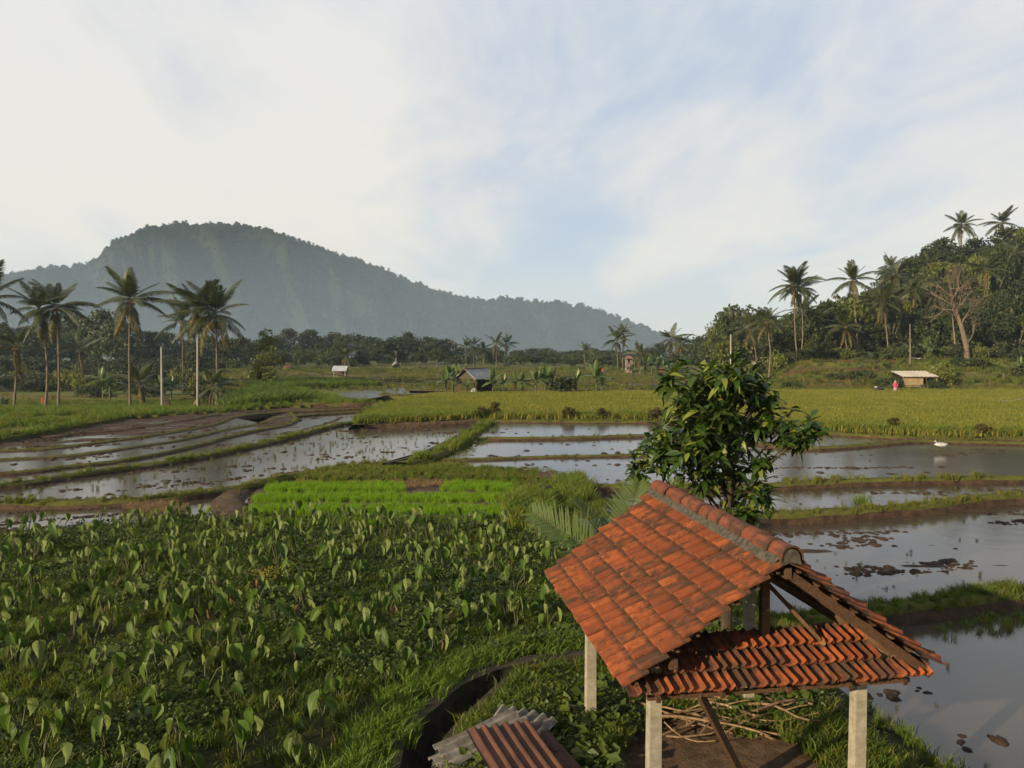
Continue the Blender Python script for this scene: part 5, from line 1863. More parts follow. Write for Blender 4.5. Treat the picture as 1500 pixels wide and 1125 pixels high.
for s, e_, L in ((2, (1385, 440), 2.8), (3, (1372, 425), 2.8), (4, (1390, 412), 2.8), (4, (1412, 410), 2.6), (3, (1425, 425), 2.6), (1, (1432, 480), 2.6), (2, (1420, 450), 2.4), (4, (1400, 400), 2.6), (3, (1378, 452), 2.4)):
    d = q(*e_, g3.normal(0, 2)) - tp[s]
    d /= np.linalg.norm(d)
    branch(tp[s], d, L * 0.84, 0.12, 1)
m.obj('trunk', MT['bark_pale'], root)
P = np.array(twigs)
P = np.repeat(P, 5, 0) + g3.normal(0, 0.45, (len(P) * 5, 3))
v, f = cards(P, g3.normal(0, 1, P.shape), 0.34, g3, 0.14)
tag(MB().add(v, f).obj('twigs', MT['twig'], root), kind='stuff')
m2 = MB()
for bx, by, tx, ty in ((1400, 540, 1393, 470),):
    b = atd(bx, 530, 134)
    o = empty('dead_tree', b, 'thin pale dead trunk left of the bare tree', 'tree')
    MB().tube([(0, 0, -1), (-0.3, 0, 4), (-0.8, 0, 8)], [0.2, 0.16, 0.08], 6).obj('trunk', MT['bark_grey'], o, True)


# bananas
def banana_leaf(L, Wd, sag, seed):
    g = np.random.default_rng(seed)
    s = np.linspace(0, 1, 9)
    w = Wd / 2 * np.array([0.12, 0.6, 0.9, 1, 1, 0.95, 0.8, 0.5, 0.05])
    V = []
    for i in range(9):
        x = L * (s[i] - 0.2 * sag * s[i] ** 2)
        z = -sag * L * 0.6 * s[i] ** 2
        j = g.normal(0, 0.04)
        V += [(x, -w[i] * (1 + j), z - w[i] * 0.35 + j), (x, -w[i] * .5, z + w[i] * 0.05), (x, 0, z), (x, w[i] * .5, z + w[i] * 0.05), (x, w[i] * (1 - j), z - w[i] * 0.35 - j)]
    idx = np.arange(45).reshape(9, 5)
    F = np.stack([idx[:-1, :-1], idx[1:, :-1], idx[1:, 1:], idx[:-1, 1:]], -1).reshape(-1, 4)
    m = MB().add(V, F)
    m.tube([(-0.5, 0, -0.12), (0, 0, 0), (L * .5, 0, -sag * L * .15 - .02)], [0.05, 0.04, 0.02], 5)
    return m.mesh('leaf', MT['banana'], True)


BL = [banana_leaf(1.9, 0.55, s, i) for i, s in enumerate((0.15, 0.5, 0.9, 1.2))]
PS = MB().tube([(0, 0, -0.2), (0, 0, 1.0), (0.03, 0, 1.9)], [0.13, 0.11, 0.07], 8).mesh('stem', MT['stalk'], True)
gB = 'banana plants along the far edge of the ripening rice'


def banana(px, py, d, s, label, n=8, seed=0, group=gB, up=0.0):
    r_ = random.Random(seed)
    x = (px - 750) / FPX * d
    root = empty('banana_plant', (x, d, gz(x, d)), label, 'banana plant', group)
    root.scale = (s, s, s)
    place('stem', PS, root)
    for i in range(n):
        f = i / max(n - 1, 1)
        o = place('leaf', BL[min(int(f * 4), 3)], root)
        o.location = (0.02, 0, 1.85 - 0.1 * f)
        o.rotation_euler = (Matrix.Rotation(i * 2.4 + seed, 3, 'Z') @ Matrix.Rotation(-R(84 - 62 * f + up + r_.gauss(0, 6)), 3, 'Y') @ Matrix.Rotation(r_.gauss(0, .3), 3, 'X')).to_euler()
        k = r_.uniform(0.85, 1.15)
        o.scale = (k, k, k)


for i, (px, d, s, lb) in enumerate(((653, 93, 0.95, 'tattered banana plant at the outer end of the clump by the grey-gabled hut'), (663, 96, 1.1, 'tallest banana plant in the clump by the grey-gabled hut'), (674, 94, 1.05, 'banana plant touching the wall of the grey-gabled hut'), (683, 92, 0.55, 'small banana shoot before the dark doorway of the grey-gabled hut'),
                                    (722, 92.5, 0.85, 'dark banana plant directly right of the grey-gabled hut with long arching leaf'), (737, 93, 0.7, 'low banana plant next to the dark arching one'), (755, 93, 0.85, 'banana plant with one pale upright leaf in the middle of the row'), (765, 94, 0.75, 'short banana plant beside the one with the pale upright leaf'), (785, 93, 0.95, 'banana plant with pale stem, left of the broad clump in the row'),
                                    (799, 93, 1.0, 'broad banana plant with leaf reaching over the dark bush'), (808, 95, 0.9, 'banana plant right at the dark dense bush'), (844, 93.5, 0.85, 'upright narrow banana plant right of the dark dense bush'), (874, 92, 1.15, 'bright yellow-green banana plant with tall upright leaves at the end of the row'), (882, 93, 0.7, 'small banana plant at the foot of the bright tall one'))):
    banana(px, 577, d, s, lb, 8 if i not in (3,) else 4, seed=i + 2, up=14 if i == 12 else 0)
for i, (px, d, s) in enumerate(((945, 150, 1.2), (955, 150, 1.3), (964, 152, 1.2), (973, 150, 1.1), (926, 148, 0.9), (250, 125, 1.2), (150, 128, 1.5), (160, 130, 1.3), (240, 124, 1.3), (1358, 131, 1.3), (1364, 132, 1.1), (1495, 113, 1.0))):
    banana(px, 545, d, s, ('banana plant in the pale clump right of the pink house' if i < 5 else 'banana plant in the undergrowth behind the coconut palms' if i < 9 else 'banana plant in front of the wooded slope'), 7, seed=i + 40, group='banana plants near the pink house' if i < 5 else 'bananas behind the palms' if i < 9 else 'bananas under the slope')

# bushes along the rice edge
for i, (px, py, r_, h_, lb) in enumerate(((724, 611, 0.75, 1.35, 'taller brown bush at the head of the straight channel'), (702, 612, 0.7, 0.9, 'lower brown bush at the head of the straight channel'), (834, 613, 0.62, 0.95, 'round brown bush on the rice edge, first from the channel'), (882, 613, 0.62, 0.8, 'round brown bush on the rice edge, second from the channel'), (960, 614, 0.75, 0.95, 'round brown bush on the rice edge beside the leafy tree'), (982, 616, 0.45, 0.6, 'small brown bush on the rice edge half behind the leafy tree'), (1309, 632, 0.5, 1.0, 'thin brown bush on the rice edge beyond the white sack'), (1435, 637, 0.75, 0.6, 'flat brown bush on the rice edge near the edge of the view'))):
    b = at(px, py, 0.55)
    t = empty('bush', b, lb, 'bush', 'brown bushes dotted along the rice edge')
    crown_cards(800 + i, ellip(820 + i, 16, r_ * .8, h_ * .42, h_ * .52, -0.9), r_ * 0.30, 40, 0.15).obj('crown', MT['brown_bush'], t)
for px, py, s, lb in ((1260, 740, 0.42, 'lone light green tussock on the bank between two flooded fields'),):
    b = at(px, py, 0.05)
    o = MB()
    bl_ = blades(88, 140, 0.6, 0.28, 0.9, 0.02)
    tag(place('grass_tussock', bl_.mesh('grass_tussock', MT['grass_lush']), None, b), lb, 'grass tussock')
b = at(398, 868, 0.0)
t = empty('flowering_weed', b, 'yellow-flowering weed standing out among the taro plants', 'plant')
v, f = cards(RNG.normal(0, 1, (260, 3)) * np.array([0.28, 0.28, 0.06]) + np.array([0, 0, 0.55]), np.tile([0, 0, 1.0], (260, 1)), 0.055, RNG, 0.5, 0.8)
MB().add(v, f).obj('flowers', leaf_mat('yellow_flower', (0.30, 0.24, 0.02), (0.24, 0.22, 0.03), 0.2, 0.7, 0.1), t)
MB().tube([(0, 0, -.1), (0.05, 0, .3), (0.1, 0, .55)], [0.02, 0.015, 0.01], 5).tube([(0, 0, .1), (-.15, 0.05, .35), (-.2, 0, .55)], [0.015, 0.01, 0.006], 5).obj('stem', MT['stalk'], t)


# =================================================================== TARO
def taro_leaf(seed, L, Wd, H, out, alpha, twist, mat):
    s = np.array([0.0, 0.08, 0.2, 0.34, 0.5, 0.68, 0.85, 1.0])
    w = np.array([0.30, 0.66, 0.93, 1.0, 0.88, 0.6, 0.27, 0.0]) * Wd / 2
    cs = (-1, -0.5, 0, 0.5, 1)
    g = np.random.default_rng(seed)
    d = np.array([math.cos(alpha), 0, -math.sin(alpha)])
    sd = np.array([math.sin(twist) * math.sin(alpha), math.cos(twist), math.sin(twist) * math.cos(alpha)])
    sd /= np.linalg.norm(sd)
    nr = np.cross(d, sd)
    hp = np.array([out, 0, H])
    curl = g.uniform(0.05, 0.35)
    fold = g.uniform(0.15, 1.0)
    V = []
    for i in range(8):
        for c in cs:
            a = s[i] - 0.22
            if i == 0 and c == 0:
                a = -0.02
            if i == 1 and c == 0:
                a = 0.0
            p = hp + d * a * L + sd * c * w[i] + nr * (fold * abs(c) * w[i] - curl * L * max(a, 0) ** 2 + g.normal(0, 0.006))
            V.append(p)
    idx = np.arange(40).reshape(8, 5)
    F = np.stack([idx[:-1, :-1], idx[1:, :-1], idx[1:, 1:], idx[:-1, 1:]], -1).reshape(-1, 4)
    m = MB().add(V, F, 0)
    m.tube([(0, 0, -0.05), (out * 0.25, 0, H * 0.5), (out * 0.7, 0, H * 0.88), tuple(hp + d * 0.02)], [0.016, 0.013, 0.009, 0.006], 5, 1)
    return m


gt = np.random.default_rng(21)
TL = []
for i in range(12):
    al = gt.uniform(0.75, 1.5)
    TL.append(taro_leaf(i, gt.uniform(0.27, 0.45), gt.uniform(0.12, 0.20), gt.uniform(0.30, 0.72), gt.uniform(0.10, 0.30), al, gt.normal(0, 0.7), None))
TLM = [m.mesh('leaf', [MT['taro'], MT['stalk']], True) for m in TL]
TOM = [taro_leaf(40 + i, 0.30, 0.14, 0.32 + 0.05 * i, 0.22, 1.5, 0.3, None).mesh('withered_leaf', [MT['taro_old'], MT['stalk']], True) for i in range(2)]
pts = []
cand = rand_in(TAROW, 9000)
cell = {}
dw = resample(wpx(DITCH_OUT, 0.0), 0.15)[:, :2]
for q_ in cand:
    if np.min((dw[:, 0] - q_[0]) ** 2 + (dw[:, 1] - q_[1]) ** 2) < 0.85 ** 2:
        continue
    dd = 0.60 if vn(q_[0] * 0.5, q_[1] * 0.5) > 0.35 else 0.9
    ok = True
    ci, cj = int(q_[0] // 1), int(q_[1] // 1)
    for i in (-1, 0, 1):
        for j in (-1, 0, 1):
            for o_ in cell.get((ci + i, cj + j), ()):
                if (o_[0] - q_[0]) ** 2 + (o_[1] - q_[1]) ** 2 < dd * dd:
                    ok = False
    if ok:
        cell.setdefault((ci, cj), []).append(q_)
        pts.append(q_)


def in_view(q_, m=60):
    y = q_[1]
    if y < 3:
        return False
    px = 750 + FPX * q_[0] / y
    py = 511 + FPX * 5.6 / y
    return -m < px < 1500 + m and py < 1125 + 170


pts = sorted([q_ for q_ in pts if in_view(q_)], key=lambda q_: q_[1])
TARO_N = len(pts)
gTaro = 'taro plants of the weedy field'
taro_lb = 'taro plant with upright arrow-shaped leaves among the weeds of the taro field'
for i, q_ in enumerate(pts[:300]):
    root = empty('taro_plant', (q_[0], q_[1], 0), taro_lb, 'taro plant', gTaro, random.random() * 6.28)
    s = random.uniform(0.75, 1.2)
    root.scale = (s, s, s)
    k = random.choice((3, 4, 4, 5, 5))
    for j in range(k):
        o = place('leaf', random.choice(TLM), root)
        o.rotation_euler = (random.gauss(0, 0.08), random.gauss(0, 0.12), j * 6.28 / k + random.gauss(0, 0.4))
        z = random.uniform(0.8, 1.12)
        o.scale = (z, z, z)
    if random.random() < 0.08:
        o = place('withered_leaf', random.choice(TOM), root)
        o.rotation_euler = (0, 0, random.random() * 6.28)
        o['label'] = 'shrivelled brown leaf'
rest = np.array([(q_[0], q_[1], 0) for q_ in pts[300:]])
if len(rest):
    PRT = []
    for i in range(5):
        m = MB()
        k = 3 + i % 3
        for j in range(k):
            l_ = TL[(i * 3 + j * 2) % 12]
            a = j * 6.28 / k + 0.5 * i
            M3 = np.array(Matrix.Rotation(a, 3, 'Z'))
            base_n = m.n
            m.v.append(np.concatenate(l_.v) @ M3.T)
            for f_, mm in l_.f:
                m.f.append((f_ + base_n, mm))
            m.n += l_.n
        PRT.append(proto(m, 'taro_group', [MT['taro'], MT['stalk']], True))
    scatter('taro_plants', rest, PRT, RNG.uniform(0.75, 1.2, len(rest)), 'dense far rows of taro below the seedling beds')

# ground cover between the taro, on the yard
w_ = rand_in(TAROW, 30000)
w_ = w_[[in_view(q_) for q_ in w_]]
pat = fbm(w_[:, 0] * 0.55, w_[:, 1] * 0.55, 4)
kW = pat + RNG.normal(0, 0.06, len(w_))
zz = np.zeros(len(w_))
sel = (kW > 0.525)
scatter('taro_field_weeds', np.c_[w_, zz][sel], GP['weed'] * 2 + GP['broad'][:1], (0.35 + 0.75 * RNG.random(sel.sum()) ** 1.5) * (0.6 + 0.8 * pat[sel]), 'low leafy weeds growing between the taro plants')
sel2 = (kW > 0.30) & (RNG.random(len(w_)) < 0.75)
scatter('taro_field_grass', np.c_[w_, zz][sel2], GP['darkg'] * 2 + GP['grass'] + GP['lush'], (0.10 + 0.26 * RNG.random(sel2.sum()) ** 1.5), 'short grass between the taro plants')
dd = resample(wpx(DITCH_OUT, 0.0), 0.02)
k = np.arange(len(dd))
nrm = np.gradient(dd, axis=0)
nn = np.stack([-nrm[:, 1], nrm[:, 0]], 1)
nn /= np.linalg.norm(nn, axis=1)[:, None]
off = RNG.normal(0.12, 0.24, len(dd))
test = dd[:, :2] + nn * 0.4
sgn = 1 if pip(TAROW, test[len(dd) // 2:len(dd) // 2 + 1, 0], test[len(dd) // 2:len(dd) // 2 + 1, 1])[0] else -1
E_ = np.c_[dd[:, :2] + sgn * nn * off[:, None], np.zeros(len(dd))]
sel = dd[:, 1] < 15.5
scatter('ditch_grass', E_[sel], GP['lush'], 0.22 + 0.26 * RNG.random(sel.sum()), 'lush fringe of grass along the taro side of the ditch')
y_ = rand_in(YARDW, 9000)
y_ = y_[[in_view(q_) for q_ in y_]]
# bare trodden dirt in the middle of the shelter
loc = np.array([(math.cos(YAW) * (p[0] - HC[0]) + math.sin(YAW) * (p[1] - HC[1]), -math.sin(YAW) * (p[0] - HC[0]) + math.cos(YAW) * (p[1] - HC[1])) for p in y_])
ins = np.hypot((loc[:, 0] - 0.1) / 1.45, (loc[:, 1] + 0.1) / 1.9) + (fbm(y_[:, 0] * 1.2, y_[:, 1] * 1.2, 3) - 0.5) * 0.9
y_ = y_[ins > 1.0]
pat = fbm(y_[:, 0] * 0.8, y_[:, 1] * 0.8, 4)
c3 = np.c_[y_, np.zeros(len(y_))]
c3[:, 2] += -0.25 * sm((y_[:, 1] - 15.5) / 3)
dr = resample(wpx(DITCH_R, 0.0), 0.15)[:, :2]
dmin = np.sqrt(((y_[:, None, :] - dr[None]) ** 2).sum(2)).min(1)
c3 = c3[dmin > 0.25]
pat = pat[dmin > 0.25]
dmin = dmin[dmin > 0.25]
y_ = c3[:, :2]
s1 = (pat + RNG.normal(0, 0.05, len(y_)) > 0.53) & (dmin > 0.5)
scatter('yard_weeds', c3[s1], GP['weed'] * 2 + GP['broad'][:2], 0.4 + 0.8 * RNG.random(s1.sum()) ** 1.5, 'leafy weeds on the strip of ground around the shelter')
s2 = RNG.random(len(y_)) < 0.7
scatter('yard_grass', c3[s2], GP['lush'] + GP['darkg'] + GP['grass'], 0.12 + 0.30 * RNG.random(s2.sum()) ** 2, 'rough grass on the strip of ground around the shelter')
bk = rand_in(wpx(BACK, 0), 2600)
scatter('bank_grass', np.c_[bk, np.full(len(bk), -0.05)], GP['lush'] + GP['grass'] + GP['darkg'], 0.25 + 0.3 * RNG.random(len(bk)), 'grass on the bank under the leafy tree')

# seedling beds
for i, (xa, xb, ya, yb, lb) in enumerate(((392, 592, 705, 717, 'short top bed of bright green rice seedlings beside the straw'), (650, 752, 703.5, 716, 'small separate bed of bright rice seedlings right of the straw patch'), (374, 757, 721, 731.5, 'second long bed of bright green rice seedlings'), (366, 748, 737, 750.5, 'widest long bed of bright green rice seedlings'), (362, 728, 756.5, 768, 'nearest-to-taro bed of rice seedlings, half hidden by taro'))):
    a = [at(xa, ya, 0.2), at(xb, ya, 0.2), at(xb + 3, yb, 0.2), at(xa - 3, yb, 0.2)]
    A = np.array([(p.x, p.y) for p in a])
    nseed = int(abs((A[1, 0] - A[0, 0]) * (A[0, 1] - A[3, 1])) * 42)
    q_ = rand_in([(p[0], p[1]) for p in A], nseed)
    e = fbm(q_[:, 0] * 1.3, q_[:, 1] * 2 + i, 3)
    sc_ = 0.25 * (0.75 + 0.5 * e) * (0.85 + 0.3 * RNG.random(len(q_)))
    # ragged outline
    dy = np.minimum(q_[:, 1] - A[:, 1].min(), A[:, 1].max() - q_[:, 1])
    keep = dy + RNG.normal(0, 0.05, len(q_)) > (e - 0.5) * 0.35
    scatter('rice_seedlings', np.c_[q_, np.full(len(q_), 0.05)][keep], GP['seed'], np.stack([np.full(keep.sum(), 0.3), np.full(keep.sum(), 0.3), sc_[keep] * 1.15], 1), lb, group='seedling beds')
# straw
for P_, n_, lb in (([(180, 744), (210, 738), (275, 740), (270, 752), (200, 752)], 240, 'heap of dry brown straw rotting in the flooded field'), ([(470, 700), (560, 697), (640, 698), (650, 712), (600, 716), (590, 703), (480, 706)], 330, 'dry straw strewn behind the seedling beds')):
    q_ = rand_in(wpx(P_, 0.05), n_)
    scatter('straw', np.c_[q_, np.full(len(q_), 0.02) + 0.10 * fbm(q_[:, 0], q_[:, 1])], GP['straw'], 0.22 + 0.25 * RNG.random(len(q_)), lb)

# rice field and meadow
q_ = rand_in(RICEW, 42000)
d = np.hypot(q_[:, 0], q_[:, 1])
e = fbm(q_[:, 0] * 0.12, q_[:, 1] * 0.35, 4)
scatter('rice_crop', np.c_[q_, np.full(len(q_), 0.5)], GP['rice'], np.stack([np.full(len(q_), 0.8), np.full(len(q_), 0.8), 0.62 * (0.7 + 0.4 * e + 0.25 * RNG.random(len(q_)))], 1), 'ripening yellow-green rice standing in the wide field')
ed = resample(wpx(RICE[:10], 0.5), 0.12)
ed2 = np.concatenate([ed + np.c_[RNG.normal(0, 0.3, len(ed)), 0.35 + np.abs(RNG.normal(0, 0.7, len(ed))), np.zeros(len(ed))] for _ in range(2)])
scatter('rice_edge_grass', ed2, GP['lush'] + GP['grass'], 0.45 + 0.5 * RNG.random(len(ed2)), 'taller green grass along the edge of the rice')
lf = [(528, 620), (690, 613), (700, 607), (640, 588), (600, 587), (565, 597), (545, 606)]
q_ = rand_in(wpx(lf, 0.5), 2600)
scatter('rice_edge_grass', np.c_[q_, np.full(len(q_), 0.5)], GP['lush'] + GP['grass'], 0.42 + 0.35 * RNG.random(len(q_)), 'lush green growth at the channel end of the rice')
q_ = rand_in(MEADW, 26000)
e = fbm(q_[:, 0] * 0.2, q_[:, 1] * 0.2, 4)
k = e > 0.38
scatter('meadow_grass', np.c_[q_, 0.58 + left_drop(q_[:, 0], q_[:, 1])][k], GP['lush'] + GP['grass'] + GP['lush'], (0.30 + 0.45 * RNG.random(k.sum())) * (0.6 + 0.8 * e[k]), 'bright grass of the meadow under the coconut palms')
for P_, n_, s_, lb in (([(325, 598), (450, 590), (440, 578), (345, 574), (325, 585)], 1500, 1.35, 'tall dark-based fodder grass beyond the two concrete poles'), ([(330, 573), (560, 567), (540, 561), (400, 559), (330, 562)], 1300, 1.3, 'tall fodder grass on the far side of the pond'), ([(330, 562), (470, 560), (470, 556), (340, 557)], 700, 0.9, 'bright green paddy by the slim leaning tree')):
    q_ = rand_in(wpx(P_, 0.55), n_)
    scatter('fodder_grass', np.c_[q_, 0.5 + left_drop(q_[:, 0], q_[:, 1])], GP['lush'] + GP['darkg'], s_ * (0.7 + 0.5 * RNG.random(len(q_))), lb)
q_ = rand_in(wpx(KN, 0.22), 3800)
e = fbm(q_[:, 0] * 0.5, q_[:, 1] * 0.5, 3)
scatter('bank_grass', np.c_[q_, np.full(len(q_), 0.2)], GP['grass'] + GP['lush'] + GP['dry'], (0.14 + 0.2 * RNG.random(len(q_))) * (0.4 + 1.2 * e), 'long grass on the bank between channel and seedling beds')
for P_, n_, s_, lb in (([(745, 745), (790, 725), (805, 745), (800, 780), (750, 775)], 170, 0.85, 'long arching grass hanging over the mud at the end of the seedling beds'), ([(812, 712), (850, 700), (868, 735), (830, 745)], 150, 0.75, 'tall pale green grass beside the sluice opening'), ([(600, 685), (740, 694), (760, 706), (690, 700), (600, 694)], 200, 0.36, 'tall grass on the bank above the seedling beds')):
    q_ = rand_in(wpx(P_, 0.2), n_)
    scatter('bank_grass', np.c_[q_, np.full(len(q_), 0.15)], GP['lush'] + GP['grass'], s_ * (0.7 + 0.5 * RNG.random(len(q_))), lb)
# slope below the trees and open ground between terraces
q_ = np.stack([RNG.uniform(22, 110, 9000), RNG.uniform(95, 142, 9000)], 1)
a = q_[:, 0] / q_[:, 1]
q_ = q_[(a > 0.27) & (a < 0.72)]
z_ = 0.5 + right_rise(q_[:, 0], q_[:, 1])
til = ((q_[:, 0] / q_[:, 1] > 0.34) & (q_[:, 0] / q_[:, 1] < 0.50) & (((q_[:, 1] > 106.5) & (q_[:, 1] < 112)) | ((q_[:, 1] > 115.5) & (q_[:, 1] < 121.6)) | ((q_[:, 1] > 125.5) & (q_[:, 1] < 139))))
k = ~til
scatter('slope_grass', np.c_[q_, z_][k], GP['grass'] + GP['dry'] + GP['darkg'], 0.45 + 0.6 * RNG.random(k.sum()), 'rough grass on the terraces below the wooded slope')
q_ = np.stack([RNG.uniform(-75, 40, 12000), RNG.uniform(100, 215, 12000)], 1)
e = fbm(q_[:, 0] * 0.05, q_[:, 1] * 0.16, 3)
k = (e > 0.5) & (np.abs(q_[:, 0] / q_[:, 1]) < 0.4)
scatter('field_grass', np.c_[q_, np.full(len(q_), 0.5)][k], GP['grass'] + GP['dry'] + GP['darkg'], 0.4 + 0.5 * RNG.random(k.sum()), 'grass and crops on the far terraced fields')
# tufts standing in the water
for poly, z, n_, s_ in ((LA, zA, 420, 0.28), (RB2[1:] + RB3[::-1], y1, 130, 0.2), (RB1 + RB2[::-1], y2, 120, 0.22), (RB3[1:] + [(1950, 1300), (1490, 1300), (1345, 1125), (1200, 1010)], y0, 60, 0.17)):
    q_ = rand_in(wpx(poly, z), n_)
    scatter('paddy_stubble', np.c_[q_, np.full(len(q_), z - 0.03)], GP['dry'] + GP['darkg'], np.stack([np.full(len(q_), s_ * 0.6), np.full(len(q_), s_ * 0.6), s_ * (0.4 + RNG.random(len(q_)))], 1), 'sparse stubble standing in the flooded field')
q_ = rand_in(wpx([(1360, 925), (1500, 890), (1500, 925), (1380, 940)], y0), 46)
scatter('paddy_stubble', np.c_[q_, np.full(len(q_), y0 - 0.02)], GP['dry'] + GP['lush'], 0.16 + 0.14 * RNG.random(len(q_)), 'grassy clumps on the mud below the green bank')

for g in GRASS:
    if GRASS[g]:
        A = np.concatenate(GRASS[g])
        scatter('bund_grass', A[:, :3], GP[g], A[:, 3] * 1.25, {'grass': 'green grass on the paddy bunds', 'dry': 'dry yellowish grass on the paddy bunds', 'lush': 'lush grass on the wide green bunds', 'darkg': 'dark grass on the shaded bund sides', 'weed': 'weeds on the bunds'}[g])
A = np.concatenate(CLODS)
scatter('mud_clods', A[:, :3], GP['clod'], np.stack([A[:, 3] * RNG.uniform(1.0, 1.9, len(A)), A[:, 3] * RNG.uniform(0.8, 1.2, len(A)), A[:, 3] * 0.7], 1), 'dark clods of ploughed mud in the flooded fields')

# =================================================================== SMALL BUILDINGS AND THINGS
def gable_hut(b, rz, w, l, he, hr, mat_roof, label, over=0.35):
    t = empty('field_hut', b, label, 'hut', None, rz)
    for s in (-1, 1):
        a = np.array([(0, -l / 2 - over, hr), (0, l / 2 + over, hr), (s * (w / 2 + over), l / 2 + over, he - 0.25), (s * (w / 2 + over), -l / 2 - over, he - 0.25)])
        n = np.array([s * (hr - he), 0, w / 2])
        n = n / np.linalg.norm(n) * 0.07
        v = np.concatenate([a, a + n])
        MB().add(v, [(4, 5, 6, 7) if s < 0 else (7, 6, 5, 4), (0, 1, 5, 4), (1, 2, 6, 5), (2, 3, 7, 6), (3, 0, 4, 7), (3, 2, 1, 0)]).obj('roof', mat_roof, t)
    return t


# grey-gabled hut in the banana row
b = atd(697, 572, 95)
b.z = 0.5
t = gable_hut(b, -0.55, 2.5, 4.2, 2.05, 3.05, MT['greyroof'], 'small grey-gabled hut with dark open front among the banana plants')
MB().add([(-1.35, -2.05, 1.85), (1.35, -2.05, 1.85), (0, -2.05, 2.95), (-1.35, -1.97, 1.85), (1.35, -1.97, 1.85), (0, -1.97, 2.95)], [(0, 1, 2), (5, 4, 3)]).obj('gable_panel', MT['mortar'], t)
MB().beam((0, -2.6, 3.13), (0, 2.6, 3.13), 0.3, 0.08).obj('ridge_cap', MT['pinkroof'], t)
for x in (-1.2, 1.2):
    for y in (-2.0, 0, 2.0):
        MB().beam((x, y, -0.2), (x, y, 2.0), 0.1, 0.1).obj('post', MT['wood'], t)
MB().box((0, 1.95, 1.0), (2.4, 0.06, 1.9)).box((1.22, 0.7, 0.9), (0.06, 2.5, 1.6)).obj('wall', MT['dark'], t)
MB().box((-1.0, -2.02, 0.85), (0.35, 0.05, 1.3)).obj('door', MT['wood'], t)
b2 = atd(694, 573, 92)
b2.z = 0.5
o = MB().add(clod(91).v[0] * np.array([0.75, 0.55, 1.3]) + np.array([0, 0, 0.35]), clod(91).f[0][0]).obj('sack', MT['white'])
o.location = b2
tag(o, 'pale sack standing at the doorway of the grey-gabled hut', 'sack')

# silver-roofed open shelter
b = atd(499, 553, 150)
b.z = 0.5
t = gable_hut(b, R(86), 1.7, 2.5, 1.45, 2.15, MT['tin'], 'tiny open shelter with shiny silver roof out in the fields', 0.2)
for x in (-0.8, 0.8):
    for y in (-1.1, 1.1):
        MB().beam((x, y, -0.2), (x, y, 1.6), 0.12, 0.12).obj('post', MT['pale_pole'], t)
MB().box((0, 0, 0.55), (1.6, 2.2, 0.1)).box((0.75, 0, 0.8), (0.05, 2.2, 0.45)).obj('platform', MT['wood'], t)

# pale-roofed hut under the wooded slope
b = atd(1339, 567, 103)
b.z = gz(b.x, b.y) - 0.1
t = empty('field_hut', b, 'pale lean-to roofed hut with tan wall and dark open bay by the rice field', 'hut', None, 0.0)
rv = []
n_ = 34
xs = np.linspace(-2.35, 2.35, n_)
zw = 0.03 * np.sin(np.arange(n_) * math.pi / 2)
fr, bk_ = np.stack([xs, np.full(n_, -1.7), 1.95 + zw], 1), np.stack([xs * 0.98, np.full(n_, 1.7), 2.62 + zw], 1)
i = np.arange(n_ - 1)[:, None]
MB().add(np.concatenate([fr, bk_]), np.concatenate([i, i + 1, i + 1 + n_, i + n_], 1)).add(np.concatenate([fr, bk_]) - np.array([0, 0, 0.05]), np.concatenate([i + n_, i + 1 + n_, i + 1, i], 1)).obj('roof', MT['whiteroof'], t)
MB().beam((-2.3, -1.68, 1.87), (2.3, -1.68, 1.87), 0.05, 0.09).obj('eave_beam', MT['wood'], t)
MB().box((-0.95, -1.45, 0.85), (2.5, 0.07, 1.9)).obj('wall', MT['tanwall'], t)
MB().box((0, 1.4, 1.2), (4.4, 0.07, 2.4)).box((0.36, 0, 0.9), (0.05, 2.8, 1.9)).box((-2.2, 0, 1.0), (0.06, 2.8, 2.1)).obj('inner_wall', MT['dark'], t)
for x in (-2.2, 0.35, 2.2):
    MB().beam((x, -1.5, -0.4), (x, -1.5, 1.9), 0.09, 0.09).obj('post', MT['wood_raw'], t)
MB().box((1.3, -1.2, 0.35), (1.7, 0.6, 0.08)).obj('bench', MT['wood'], t)
o = MB().box((0, 0, 0.45), (0.5, 0.25, 0.9)).box((0.05, -0.02, 0.95), (0.4, 0.2, 0.2)).obj('sack', MT['plaster'])
o.location = b + Vector((0.1, -1.75, -0.1))
tag(o, 'mottled pale sack leaning at the corner of the tan hut wall', 'sack')
# white tarp behind
bt_ = atd(1347, 532, 128)
bt_.z = gz(bt_.x, bt_.y) + 0.25
X, Y = np.meshgrid(np.linspace(-1.2, 1.2, 16), np.linspace(-.6, .6, 8))
Z = 0.55 * fbm(X * 1.2 + 3, Y * 1.5, 3) + np.where(X < -0.5, 0.45 * (-X - .5), 0)
idx = np.arange(128).reshape(8, 16)
o = MB().add(np.stack([X, Y, Z], -1).reshape(-1, 3), np.stack([idx[:-1, :-1], idx[:-1, 1:], idx[1:, 1:], idx[1:, :-1]], -1).reshape(-1, 4)).obj('tarpaulin', MT['white'], None, True)
o.location = bt_
tag(o, 'rumpled white tarpaulin on the terrace behind the pale-roofed hut', 'tarpaulin')

